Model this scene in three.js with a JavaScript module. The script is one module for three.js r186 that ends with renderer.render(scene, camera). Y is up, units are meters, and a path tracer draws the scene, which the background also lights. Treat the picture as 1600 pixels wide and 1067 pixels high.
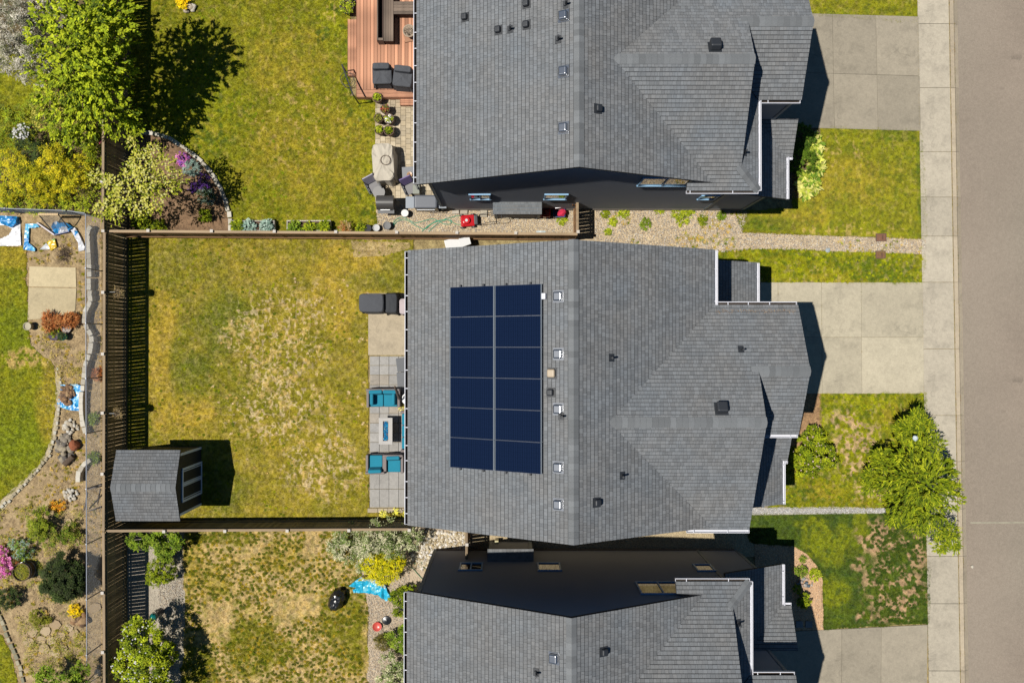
import * as THREE from 'three';
import { RoundedBoxGeometry } from 'three/addons/geometries/RoundedBoxGeometry.js';

// ---------------------------------------------------------------- camera, sky, sun, exposure
const CAM_H = 34.5, FOCAL = 1250, TILT = 8.5;                 // metres; focal length and tilt in pixels of a 1600 x 1067 frame
const scene = new THREE.Scene();
const camera = new THREE.PerspectiveCamera(2 * Math.atan(533.5 / FOCAL) * 180 / Math.PI, 1600 / 1067, 0.1, 900);
camera.position.set(0, CAM_H, 0); camera.up.set(0, 0, -1); camera.lookAt(0, 0, -CAM_H * TILT / FOCAL);
const renderer = new THREE.WebGLRenderer({ antialias: true });
renderer.toneMapping = THREE.LinearToneMapping; renderer.toneMappingExposure = 1.4;
renderer.shadowMap.enabled = true; renderer.shadowMap.type = THREE.PCFSoftShadowMap;
const SUN = new THREE.Vector3(-0.465, 1, 0.055).normalize();  // afternoon sun, high, from the left of the picture
const sun = new THREE.DirectionalLight(new THREE.Color(1, 0.955, 0.87), 4.9);
sun.position.copy(SUN).multiplyScalar(80); sun.castShadow = true; sun.shadow.radius = 1;
sun.shadow.mapSize.set(4096, 4096);
Object.assign(sun.shadow.camera, { left: -34, right: 34, top: 26, bottom: -26, near: 10, far: 140 });
scene.add(sun, sun.target);
{ // clear blue sky: deep overhead, paler towards the horizon, a soft aureole round the sun
  const w = 256, h = 128, d = new Float32Array(w * h * 4);
  for (let j = 0; j < h; j++) for (let i = 0; i < w; i++) {
    const el = ((j + 0.5) / h - 0.5) * Math.PI, az = ((i + 0.5) / w - 0.5) * 2 * Math.PI;
    const v = new THREE.Vector3(Math.cos(el) * Math.cos(az), Math.sin(el), Math.cos(el) * Math.sin(az));
    const up = Math.max(0, v.y), hz = Math.pow(1 - up, 3), au = Math.pow(Math.max(0, v.dot(SUN)), 24) * 0.12;
    const k = v.y < 0 ? 0.6 : 1, o = (j * w + i) * 4;
    d[o] = k * (0.018 + 0.06 * hz + au); d[o + 1] = k * (0.058 + 0.09 * hz + au); d[o + 2] = k * (0.135 + 0.11 * hz + au * 0.9); d[o + 3] = 1;
  }
  const t = new THREE.DataTexture(d, w, h, THREE.RGBAFormat, THREE.FloatType);
  t.mapping = THREE.EquirectangularReflectionMapping; t.minFilter = t.magFilter = THREE.LinearFilter; t.needsUpdate = true;
  scene.background = t; scene.environment = t;
}

// ---------------------------------------------------------------- helpers
let seed = 12345;
const rnd = () => { seed = (seed + 0x6d2b79f5) | 0; let t = Math.imul(seed ^ (seed >>> 15), 1 | seed); t = (t + Math.imul(t ^ (t >>> 7), 61 | t)) ^ t; return ((t ^ (t >>> 14)) >>> 0) / 4294967296; };
const R = (a, b) => a + (b - a) * rnd(), pick = (a) => a[Math.floor(rnd() * a.length)];
const gauss = () => (rnd() + rnd() + rnd() + rnd() - 2) * 0.87;
const clamp = (x, a = 0, b = 1) => Math.min(b, Math.max(a, x)), mix = (a, b, t) => a + (b - a) * t;
const sm = (a, b, x) => { const t = clamp((x - a) / (b - a)); return t * t * (3 - 2 * t); };
const mixc = (a, b, t) => [mix(a[0], b[0], t), mix(a[1], b[1], t), mix(a[2], b[2], t)];
const FW = [-FOCAL, -TILT].map((x) => x / Math.hypot(FOCAL, TILT));
const ray = (px, py) => { const a = px - 800, b = py - 533.5; return [a, FW[0] * FOCAL + FW[1] * b, FW[1] * FOCAL - FW[0] * b]; };
function P(px, py, h = 0) {                                    // the point at height h that stands at a place of the picture
  const d = ray(px, py), t = (h - CAM_H) / d[1];
  return [d[0] * t, h, d[2] * t];
}
const hash = (x, y, s) => { let h = Math.imul(x, 374761393) + Math.imul(y, 668265263) + Math.imul(s, 974634777); h = Math.imul(h ^ (h >>> 13), 1274126177); return ((h ^ (h >>> 16)) >>> 0) / 4294967296; };
function vn(x, y, s = 0, per = 0) {
  let xi = Math.floor(x), yi = Math.floor(y); const fx = x - xi, fy = y - yi, u = fx * fx * (3 - 2 * fx), v = fy * fy * (3 - 2 * fy);
  let x1 = xi + 1, y1 = yi + 1; if (per) { xi = ((xi % per) + per) % per; yi = ((yi % per) + per) % per; x1 %= per; y1 %= per; if (x1 < 0) x1 += per; if (y1 < 0) y1 += per; }
  const a = hash(xi, yi, s), b = hash(x1, yi, s), c = hash(xi, y1, s), d = hash(x1, y1, s);
  return a + (b - a) * u + (c - a + (a - b - c + d) * u) * v;
}
const fbm = (x, y, s = 0, o = 3, per = 0) => { let r = 0, a = 0.5, n = 0; for (let i = 0; i < o; i++) { r += a * vn(x, y, s + i, per); n += a; x *= 2; y *= 2; per *= 2; a *= 0.5; } return r / n; };
// colours: S gives linear values of an sRGB colour, A the albedo that shows as that colour on level ground in full sun
const s2l = (c) => (c <= 0.04045 ? c / 12.92 : ((c + 0.055) / 1.055) ** 2.4);
const SUNLIT = 1.85;
const S = (r, g, b) => [s2l(r / 255), s2l(g / 255), s2l(b / 255)];
const A = (r, g, b) => S(r, g, b).map((x) => x / SUNLIT);
const col = (c) => new THREE.Color().setRGB(c[0], c[1], c[2]);
function tex(size, fn, srgb = true, rep = 1) {                 // fn(u, v) returns linear rgb (colour) or one number
  const d = new Uint8Array(size * size * 4);
  for (let j = 0; j < size; j++) for (let i = 0; i < size; i++) {
    const c = fn(i / size, j / size), o = (j * size + i) * 4;
    for (let k = 0; k < 3; k++) { const x = clamp(c.length ? c[k] : c); d[o + k] = Math.round(255 * (srgb ? (x <= 0.0031308 ? 12.92 * x : 1.055 * x ** (1 / 2.4) - 0.055) : x)); }
    d[o + 3] = 255;
  }
  const t = new THREE.DataTexture(d, size, size); t.wrapS = t.wrapT = THREE.RepeatWrapping; t.magFilter = THREE.LinearFilter; t.minFilter = THREE.LinearMipmapLinearFilter; t.generateMipmaps = true;
  t.colorSpace = srgb ? THREE.SRGBColorSpace : THREE.NoColorSpace; t.repeat.set(rep, rep); t.needsUpdate = true; return t;
}
const mat = (c, roughness = 0.8, o = {}) => { const m = new THREE.MeshPhysicalMaterial({ roughness, ...o }); m.color = col(c); return m; };
const names = {};
const numbered = (n) => { const k = names[n] = (names[n] ?? -1) + 1; return k ? n + '_' + String(k).padStart(3, '0') : n; };
function tag(o, label, category, group, kind) { if (label) o.userData.label = label; if (category) o.userData.category = category; if (group) o.userData.group = group; if (kind) o.userData.kind = kind; return o; }
function thing(name, label, category, [x, y, z] = [0, 0, 0], turn = 0, group) {
  const o = new THREE.Group(); o.name = numbered(name); scene.add(o); o.position.set(x, y, z); o.rotation.y = turn; return tag(o, label, category, group);
}
function struct(name, at = [0, 0, 0]) { const o = new THREE.Group(); o.name = numbered(name); o.position.set(...at); o.userData.kind = 'structure'; scene.add(o); return o; }
function copyOf(src, at, turn, label, group) { const c = src.clone(); c.name = numbered(src.name.replace(/_\d{3}$/, '')); c.position.set(...at); c.rotation.y = turn; scene.add(c); if (label) c.userData.label = label; if (group) c.userData.group = group; return c; }

class MB {                                                    // collects faces and shapes, then builds ONE mesh
  constructor() { this.p = []; this.n = []; this.c = []; this.white = true; }
  tri(a, b, c, k) { const ux = b[0] - a[0], uy = b[1] - a[1], uz = b[2] - a[2], vx = c[0] - a[0], vy = c[1] - a[1], vz = c[2] - a[2]; let nx = uy * vz - uz * vy, ny = uz * vx - ux * vz, nz = ux * vy - uy * vx; const l = Math.hypot(nx, ny, nz); if (l < 1e-12) return; nx /= l; ny /= l; nz /= l; this.p.push(...a, ...b, ...c); this.n.push(nx, ny, nz, nx, ny, nz, nx, ny, nz); this.k(k); this.k(k); this.k(k); }
  k(c) { if (c) { this.white = false; this.c.push(c[0], c[1], c[2]); } else this.c.push(1, 1, 1); }
  quad(a, b, c, d, k) { this.tri(a, b, c, k); this.tri(a, c, d, k); return this; }
  fan(pts, k) { for (let i = 1; i + 1 < pts.length; i++) this.tri(pts[0], pts[i], pts[i + 1], k); return this; }
  geo(g, m, k) {
    if (g.index) g = g.toNonIndexed(); else g = g.clone(); if (m) g.applyMatrix4(m);
    const p = g.attributes.position.array, n = g.attributes.normal.array; for (let i = 0; i < p.length; i += 3) { this.p.push(p[i], p[i + 1], p[i + 2]); this.n.push(n[i], n[i + 1], n[i + 2]); this.k(k); } return this;
  }
  at(g, x, y, z, rx = 0, ry = 0, rz = 0, k, s = [1, 1, 1]) { return this.geo(g, new THREE.Matrix4().compose(new THREE.Vector3(x, y, z), new THREE.Quaternion().setFromEuler(new THREE.Euler(rx, ry, rz, 'YXZ')), new THREE.Vector3(...s)), k); }
  box(x, y, z, sx, sy, sz, ry = 0, k, rx = 0, rz = 0) { return this.at(new THREE.BoxGeometry(sx, sy, sz), x, y, z, rx, ry, rz, k); }
  rbox(x, y, z, sx, sy, sz, r = 0.03, ry = 0, k, rx = 0, rz = 0) { return this.at(new RoundedBoxGeometry(sx, sy, sz, 2, r), x, y, z, rx, ry, rz, k); }
  cyl(x, y, z, r0, r1, h, seg = 14, k, rx = 0, rz = 0, ry = 0) { return this.at(new THREE.CylinderGeometry(r1, r0, h, seg), x, y + (rx || rz ? 0 : h / 2), z, rx, ry, rz, k); }
  bar(a, b, w, h, k) { const A_ = new THREE.Vector3(...a), B = new THREE.Vector3(...b), l = A_.distanceTo(B), m = new THREE.Matrix4().lookAt(A_, B, Math.abs(B.y - A_.y) > 0.98 * l ? new THREE.Vector3(1, 0, 0) : new THREE.Vector3(0, 1, 0)); m.setPosition(A_.add(B).multiplyScalar(0.5)); return this.geo(new THREE.BoxGeometry(w, h, l), m, k); }
  tube(pts, r, seg = 6, k, closed = false) { const c = new THREE.CatmullRomCurve3(pts.map((q) => new THREE.Vector3(...q)), closed); return this.geo(new THREE.TubeGeometry(c, Math.max(4, pts.length * 4), r, seg, closed), null, k); }
  limb(a, b, r0, r1, k) { const A_ = new THREE.Vector3(...a), B = new THREE.Vector3(...b), l = A_.distanceTo(B), g = new THREE.CylinderGeometry(r1, r0, l, 7); const m = new THREE.Matrix4().compose(A_.clone().add(B).multiplyScalar(0.5), new THREE.Quaternion().setFromUnitVectors(new THREE.Vector3(0, 1, 0), B.sub(A_).normalize()), new THREE.Vector3(1, 1, 1)); return this.geo(g, m, k); }
  lathe(pts, x, y, z, seg = 18, k) { return this.at(new THREE.LatheGeometry(pts.map((q) => new THREE.Vector2(...q)), seg), x, y, z, 0, 0, 0, k); }
  prism(poly, y0, y1, k) {                                    // poly: [x, z] points
    let pts = poly.map((q) => new THREE.Vector2(q[0], q[1])); if (THREE.ShapeUtils.area(pts) < 0) pts = pts.reverse();
    for (const [a, b, c] of THREE.ShapeUtils.triangulateShape(pts, [])) this.tri([pts[a].x, y1, pts[a].y], [pts[c].x, y1, pts[c].y], [pts[b].x, y1, pts[b].y], k);
    if (y1 > y0) for (let i = 0; i < pts.length; i++) { const a = pts[i], b = pts[(i + 1) % pts.length]; this.quad([a.x, y0, a.y], [a.x, y1, a.y], [b.x, y1, b.y], [b.x, y0, b.y], k); }
    return this;
  }
  build(name, m, parent, o = [0, 0, 0], top) {
    const g = new THREE.BufferGeometry(), p = new Float32Array(this.p), n = new Float32Array(this.n), u = new Float32Array(p.length / 3 * 2);
    for (let i = 0, j = 0; i < p.length; i += 3, j += 2) {
      const ax = Math.abs(n[i]), ay = Math.abs(n[i + 1]), az = Math.abs(n[i + 2]);
      if (ay >= ax && ay >= az) { u[j] = p[i]; u[j + 1] = p[i + 2]; } else if (ax > az) { u[j] = p[i + 2]; u[j + 1] = p[i + 1]; } else { u[j] = p[i]; u[j + 1] = p[i + 1]; }
      p[i] -= o[0]; p[i + 1] -= o[1]; p[i + 2] -= o[2];
    }
    g.setAttribute('position', new THREE.BufferAttribute(p, 3)); g.setAttribute('normal', new THREE.BufferAttribute(n, 3)); g.setAttribute('uv', new THREE.BufferAttribute(u, 2));
    if (!this.white) g.setAttribute('color', new THREE.BufferAttribute(new Float32Array(this.c), 3));
    const mesh = new THREE.Mesh(g, m); mesh.castShadow = mesh.receiveShadow = true;
    mesh.name = parent === scene ? numbered(name) : name; parent.add(mesh); return mesh;
  }
}
const px = (list, h = 0) => list.map(([a, b]) => { const q = P(a, b, h); return [q[0], q[2]]; });
const inside = (poly, x, z) => { let r = false; for (let i = 0, j = poly.length - 1; i < poly.length; j = i++) { const a = poly[i], b = poly[j]; if ((a[1] > z) !== (b[1] > z) && x < (b[0] - a[0]) * (z - a[1]) / (b[1] - a[1]) + a[0]) r = !r; } return r; };
function clipRect(poly, s0, s1, t0, t1) {
  for (const [ax, lim, keep] of [[0, s0, 1], [0, s1, -1], [1, t0, 1], [1, t1, -1]]) {
    const out = []; for (let i = 0; i < poly.length; i++) {
      const a = poly[i], b = poly[(i + 1) % poly.length], da = (a[ax] - lim) * keep, db = (b[ax] - lim) * keep;
      if (da >= 0) out.push(a); if ((da > 0 && db < 0) || (da < 0 && db > 0)) { const t = da / (da - db); out.push([a[0] + (b[0] - a[0]) * t, a[1] + (b[1] - a[1]) * t]); }
    } poly = out; if (poly.length < 3) return [];
  } return poly;
}
const bbox = (poly) => { const xs = poly.map((q) => q[0]), zs = poly.map((q) => q[1]); return [Math.min(...xs), Math.min(...zs), Math.max(...xs), Math.max(...zs)]; };

// ---------------------------------------------------------------- procedural materials (uv in metres)
const grain = (s, lo, hi, per = 64) => tex(512, (u, v) => { const k = lo + (hi - lo) * (0.45 * fbm(u * 4, v * 4, s, 3, 4) + 0.3 * vn(u * per, v * per, s + 9, per) + 0.25 * hash(Math.floor(u * 512), Math.floor(v * 512), s)); return [k, k, k]; });
const T = {
  concrete: tex(1024, (u, v) => { const a = fbm(u * 6, v * 6, 1, 4, 6), b = vn(u * 128, v * 128, 5, 128), st = sm(0.58, 0.75, fbm(u * 9, v * 9, 40, 4, 9)) + 1.2 * sm(0.012, 0.004, Math.abs(fbm(u * 3, v * 3, 47, 4, 3) - 0.43)) * sm(0.55, 0.6, vn(u * 4, v * 4, 48, 4)); const k = 0.78 + 0.14 * a + 0.14 * (b - 0.5) + 0.16 * (fbm(u * 40, v * 40, 44, 2, 40) - 0.5) + 0.16 * (hash(Math.floor(u * 1024), Math.floor(v * 1024), 3) - 0.5) - 0.09 * st; return [k, k * 0.985, k * 0.955]; }, true, 1 / 4),
  asphalt: tex(1024, (u, v) => { const a = fbm(u * 5, v * 5, 11, 4, 5); const sp_ = sm(0.86, 0.9, vn(u * 40, v * 40, 15, 40)) * sm(0.6, 0.75, vn(u * 7, v * 7, 16, 7)), tn = fbm(u * 3, v * 3, 25, 2, 3), cr = sm(0.012, 0.003, Math.abs(fbm(u * 4, v * 4, 19, 4, 4) - 0.47)) * sm(0.5, 0.6, vn(u * 3, v * 3, 20, 3)); const k = 0.80 - 0.2 * sp_ - 0.1 * cr + 0.26 * (a - 0.4) + 0.34 * (hash(Math.floor(u * 1024), Math.floor(v * 1024), 8) - 0.5) + 0.1 * (vn(u * 200, v * 200, 3, 200) - 0.5); return [k, k * (0.95 + 0.07 * tn), k * (0.915 + 0.06 * tn)]; }, true, 1 / 14),
  grit: tex(512, (u, v) => { const k = 0.82 + 0.36 * (hash(Math.floor(u * 512), Math.floor(v * 512), 21) - 0.5) + 0.15 * (vn(u * 40, v * 40, 22, 40) - 0.5); return [k, k, k]; }, true, 1 / 0.6),
  gritBump: tex(512, (u, v) => hash(Math.floor(u * 512), Math.floor(v * 512), 21), false, 1 / 0.6),
  gravel: tex(1024, (u, v) => { const a = fbm(u * 6, v * 6, 31, 3, 6), b = vn(u * 90, v * 90, 33, 90), c = hash(Math.floor(u * 256), Math.floor(v * 256), 34); const k = 0.42 + 0.25 * a + 0.34 * b + 0.3 * (c - 0.5); return [k * 1.02, k * (0.97 + 0.03 * b), k * (0.86 + 0.1 * c)]; }, true, 1 / 3),
  gravelBump: tex(512, (u, v) => vn(u * 45, v * 45, 33, 45), false, 1 / 1.5),
  soil: tex(1024, (u, v) => { const a = fbm(u * 7, v * 7, 51, 2, 7), m = fbm(u * 34, v * 34, 52, 3, 34), b = vn(u * 150, v * 150, 53, 150), c = hash(Math.floor(u * 512), Math.floor(v * 512), 54); const k = 0.5 + 0.2 * (a - 0.4) + 0.55 * (m - 0.45) + 0.3 * (b - 0.5) + 0.28 * (c - 0.5); return [k, k * (0.92 + 0.1 * m), k * (0.82 + 0.16 * m)]; }, true, 1 / 5),
  soilBump: tex(512, (u, v) => fbm(u * 30, v * 30, 53, 2, 30), false, 1 / 2),
  wood: tex(512, (u, v) => { const a = fbm(u * 24, v * 3, 61, 3, 3) , k = 0.7 + 0.45 * (vn(u * 64, v * 4, 62, 4) - 0.5) + 0.5 * (a - 0.45) + 0.1 * (hash(Math.floor(u * 512), Math.floor(v * 64), 4) - 0.5); return [k, k * 0.97, k * 0.93]; }, true, 1 / 0.8),
  cloth: grain(70, 0.8, 1.0), stone: grain(75, 0.6, 1.0), paint: grain(78, 0.9, 1.0),
  weave: tex(256, (u, v) => { const x = u * 16, y = v * 16, k = 0.45 + 0.55 * (((Math.floor(x) + Math.floor(y)) % 2) ? Math.abs(Math.sin(x * Math.PI)) : Math.abs(Math.sin(y * Math.PI))); return [k, k, k]; }, true, 1 / 0.35),
};
for (const k of ['cloth', 'stone', 'paint']) T[k].repeat.set(1, 1);
const V = { vertexColors: true };
const MT = {
  concrete: (c) => mat(c.map((x) => x * 1.2), 0.9, { map: T.concrete, bumpMap: T.gritBump, bumpScale: 0.0015 }),
  stone: mat([1, 1, 1], 0.9, { map: T.stone, ...V }), matte: mat([1, 1, 1], 0.75, { map: T.paint, ...V }), cloth: mat([1, 1, 1], 0.9, { map: T.cloth, ...V, sheen: 0.2 }),
  plastic: mat([1, 1, 1], 0.35, V), gloss: mat([1, 1, 1], 0.18, V), metal: mat([1, 1, 1], 0.35, { ...V, metalness: 0.9 }),
  wood: mat([1, 1, 1], 0.85, { map: T.wood, ...V }), leaf: mat([1, 1, 1], 0.75, { ...V, transmission: 0.35, thickness: 0, specularIntensity: 0.25 }), petal: mat([1, 1, 1], 0.8, { ...V, transmission: 0.3, thickness: 0 }),
  shingle: mat([1, 1, 1], 0.95, { map: T.grit, bumpMap: T.gritBump, bumpScale: 0.0015, ...V }),
  gravel: (c) => mat(c.map((x) => x * 1.5), 0.95, { map: T.gravel, bumpMap: T.gravelBump, bumpScale: 0.02 }), soil: (c) => mat(c.map((x) => x * 1.5), 0.95, { map: T.soil, bumpMap: T.soilBump, bumpScale: 0.02 }),
  glass: mat([0.006, 0.008, 0.01], 0.03, { ior: 1.85, specularIntensity: 1 }), white: mat(S(182, 183, 191), 0.5), steel: mat([0.62, 0.63, 0.65], 0.28, { metalness: 1 }),
  black: mat(S(38, 40, 44), 0.5), trough: mat(S(58, 50, 46), 0.9, { map: T.soil }),
};
const boardMats = (r, g, b, n = 5) => Array.from({ length: n }, (_, i) => mat(A(r, g, b).map((x) => x * (0.72 + 0.56 * i / (n - 1))), 0.88, { map: T.wood }));

// ---------------------------------------------------------------- the ground
const sheet = (name, poly, y, m, kind = 'structure') => { const b = new MB(); b.prism(poly, y, y); const o = b.build(name, m, scene); o.userData.kind = kind; return o; };
{ const b = new MB(), a = P(1489.5, -30), c = P(1507.5, 1097), k = (c[0] - a[0]) / (c[2] - a[2]), e = (z, o) => a[0] + k * (z - a[2]) + o;   // one sheet, with the street sunk into it
  b.prism([[-260, -260], [e(-260, 0), -260], [e(260, 0), 260], [-260, 260]], -0.03, -0.03); b.prism([[e(-260, 10.6), -260], [260, -260], [260, 260], [e(260, 10.6), 260]], -0.03, -0.03);
  b.build('ground', MT.soil(A(176, 158, 112)), scene).userData.kind = 'structure';
  const r = new MB(); r.prism([[e(-260, -0.1), -260], [e(-260, 10.9), -260], [e(260, 10.9), 260], [e(260, -0.1), 260]], -0.11, -0.11); r.build('road', mat(A(160, 148, 135).map((x) => x * 1.2), 0.93, { map: T.asphalt, bumpMap: T.gritBump, bumpScale: 0.003 }), scene).userData.kind = 'structure'; }
const C = { olive: A(139, 135, 16), green: A(104, 120, 12), deep: A(62, 88, 18), lime: A(164, 168, 10), gold: A(188, 162, 46), straw: A(214, 184, 108), tan: A(210, 178, 134), pale: A(230, 206, 162), bright: A(136, 156, 14) };
const spot = (x, z, list) => { let r = 0; for (const [a, b, rx, rz] of list) { const q = Math.hypot((x - a) / rx, (z - b) / rz) + (fbm(x * 1.3, z * 1.3, 77) - 0.5) * 0.9; r = Math.max(r, 1 - sm(0.55, 1.15, q)); } return r; };
const sp = (l) => l.map(([a, b, rx, rz]) => { const q = P(a, b); return [q[0], q[2], rx / 36.2, (rz ?? rx) / 36.2]; });
const LAWN = {
  back: { gold: sp([[560, 480, 60, 100], [540, 420, 70, 50], [250, 560, 25, 120], [300, 640, 40, 30]]), green: sp([[580, 440, 50, 18], [562, 520, 16, 60], [350, 500, 50, 60], [300, 590, 40, 40], [330, 760, 90, 40]]), dry: sp([[440, 520, 90, 90], [500, 720, 70, 60], [430, 640, 90, 60], [590, 385, 40, 12]]),
    f(x, z, s) { let c = mixc(C.olive, C.gold, clamp(0.3 + 0.6 * s.gold + 0.9 * (s.n2 - 0.45))); c = mixc(c, C.green, clamp(0.42 * s.green + 0.6 * sm(0.5, 0.72, s.n1) * (1 - s.gold) * s.n3)); c = mixc(c, C.straw, clamp(sm(0.52, 0.72, s.n3) * (0.22 + 0.65 * s.dry))); return mixc(c, C.pale, Math.max(sm(0.62, 0.74, s.n3b), sm(0.045, 0.012, Math.abs(s.n5 - 0.5))) * (0.1 + 0.6 * s.dry)); } },
  north: { gold: sp([[480, 250, 110, 90], [440, 90, 80, 60]]), green: sp([[560, 110, 30, 90], [575, 290, 20, 70], [300, 190, 80, 80], [520, 40, 30, 40]]), dry: sp([[530, 20, 30, 20], [470, 190, 80, 70]]),
    f(x, z, s) { let c = mixc(C.olive, C.lime, 0.35 + 0.4 * s.green); c = mixc(c, C.gold, clamp(0.05 + 0.38 * s.gold + 0.7 * (s.n2 - 0.5))); c = mixc(c, C.green, clamp(1.2 * sm(0.5, 0.7, s.n3) * (0.3 + 0.5 * s.green))); return mixc(c, C.straw, sm(0.6, 0.75, s.n3b) * (0.25 + 0.4 * s.dry)); } },
  meadow: { gold: sp([[300, 880, 20, 60], [560, 1010, 20, 50], [440, 870, 40, 30], [330, 910, 30, 30]]), green: sp([[400, 1010, 60, 50], [540, 980, 40, 60], [350, 840, 60, 14], [300, 1050, 40, 40]]), dry: sp([[400, 930, 170, 110], [480, 1000, 90, 60]]),
    f(x, z, s) { let c = mixc(C.straw, mixc(C.tan, C.pale, s.n3b), clamp(0.9 * s.n4)); c = mixc(c, C.gold, clamp(0.5 * s.gold + 0.9 * (s.n3 - 0.42))); return mixc(c, C.olive, clamp(0.15 + 0.75 * s.green + 2.2 * (s.n4 * 0.6 + s.n3 * 0.4 - 0.5) + 0.15 * s.gold)); } },
  west: { gold: sp([[80, 560, 20, 60], [75, 640, 20, 60], [30, 400, 60, 25]]), green: sp([[20, 690, 60, 60], [30, 520, 50, 50]]), dry: sp([[40, 560, 50, 18], [80, 540, 20, 30]]),
    f(x, z, s) { let c = mixc(C.lime, C.olive, 0.35); c = mixc(c, C.gold, clamp(0.7 * (s.n2 - 0.35))); c = mixc(c, C.bright, clamp(0.5 * s.green + 0.5 * (s.n2 - 0.4))); c = mixc(c, C.gold, clamp(0.7 * s.gold * (0.5 + s.n3))); c = mixc(c, C.green, sm(0.5, 0.7, s.n3) * 0.45); return mixc(c, C.straw, s.dry * sm(0.45, 0.6, s.n3b)); } },
  front: { gold: sp([[1300, 280, 110, 40], [1250, 340, 60, 20]]), green: sp([[1400, 210, 40, 12], [1442, 280, 10, 90], [1200, 350, 60, 12], [1390, 420, 30, 25]]), dry: sp([[1300, 240, 60, 30], [1320, 358, 90, 10]]),
    f(x, z, s) { let c = mixc(C.olive, C.lime, 0.35 + 0.3 * (s.n2 - 0.5)); c = mixc(c, C.gold, clamp(0.5 * s.gold * (0.4 + s.n2))); c = mixc(c, C.green, clamp(0.6 * s.green + sm(0.52, 0.7, s.n3) * 0.5)); return mixc(c, C.straw, sm(0.58, 0.72, s.n3b) * (0.2 + 0.4 * s.dry)); } },
  patchy: { gold: sp([[1410, 650, 40, 20], [1270, 770, 60, 20], [1345, 790, 20, 16], [1250, 480, 200, 60]]), green: sp([[1440, 640, 10, 30], [1240, 640, 14, 30], [1240, 770, 40, 20], [1380, 420, 60, 30]]), dry: sp([[1335, 700, 45, 60], [1360, 750, 40, 40], [1320, 660, 30, 20]]),
    f(x, z, s) { let c = mixc(C.lime, C.olive, 0.25 + 0.7 * (s.n2 - 0.2)); c = mixc(c, C.gold, clamp(0.55 * s.gold * (0.4 + s.n3))); c = mixc(c, C.green, clamp(0.5 * s.green + sm(0.5, 0.68, s.n3) * 0.75)); return mixc(c, C.tan, clamp(s.dry * sm(0.43, 0.58, s.n3b * 0.5 + s.n4 * 0.5) * 0.85 + 0.25 * sm(0.6, 0.7, s.n3b))); } },
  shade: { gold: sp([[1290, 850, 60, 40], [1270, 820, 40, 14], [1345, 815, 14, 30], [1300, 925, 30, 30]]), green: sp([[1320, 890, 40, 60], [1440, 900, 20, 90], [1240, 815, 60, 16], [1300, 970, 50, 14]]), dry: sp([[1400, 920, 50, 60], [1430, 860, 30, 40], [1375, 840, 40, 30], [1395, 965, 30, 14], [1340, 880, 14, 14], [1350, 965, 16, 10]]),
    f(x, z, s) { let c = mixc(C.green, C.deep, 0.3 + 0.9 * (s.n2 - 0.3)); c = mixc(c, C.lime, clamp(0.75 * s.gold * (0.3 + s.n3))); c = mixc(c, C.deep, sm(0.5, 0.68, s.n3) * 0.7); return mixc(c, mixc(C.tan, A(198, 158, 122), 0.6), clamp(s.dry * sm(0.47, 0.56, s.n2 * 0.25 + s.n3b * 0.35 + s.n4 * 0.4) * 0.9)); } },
};
function lawnColor(kind, x, z) {
  const L = LAWN[kind], s = { n1: fbm(x * 0.55, z * 0.55, 101, 3), n2: fbm(x * 1.7, z * 1.7, 111, 3), n3: fbm(x * 5, z * 5, 121, 3), n3b: fbm(x * 6.5, z * 5.5, 131, 3), n4: fbm(x * 5.6, z * 5.6, 151, 2), n5: fbm(x * 3.6, z * 3.6, 161, 2), gold: spot(x, z, L.gold), green: spot(x, z, L.green), dry: spot(x, z, L.dry) };
  const c = L.f(x, z, s), k = (0.5 + 0.95 * fbm(x * 9, z * 9, 141, 2)) * (1.06 + 0.36 * (hash(Math.round(x * 60), Math.round(z * 60), 5) - 0.5)); return [c[0] * k, c[1] * k, c[2] * k];
}
const tuft = (() => { const b = new MB(); for (let i = 0; i < 5; i++) { const a = i * 1.26 + 0.4, l = 0.8 + 0.4 * ((i * 7) % 5) / 5, c = Math.cos(a), s = Math.sin(a), w = 0.17; b.tri([-s * w, 0, c * w], [s * w, 0, -c * w], [c * l, 0.9 - 0.08 * i, s * l]); } return b; })();
const tuftGeo = (() => { const m = tuft.build('x', null, new THREE.Group()); return m.geometry; })();
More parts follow.
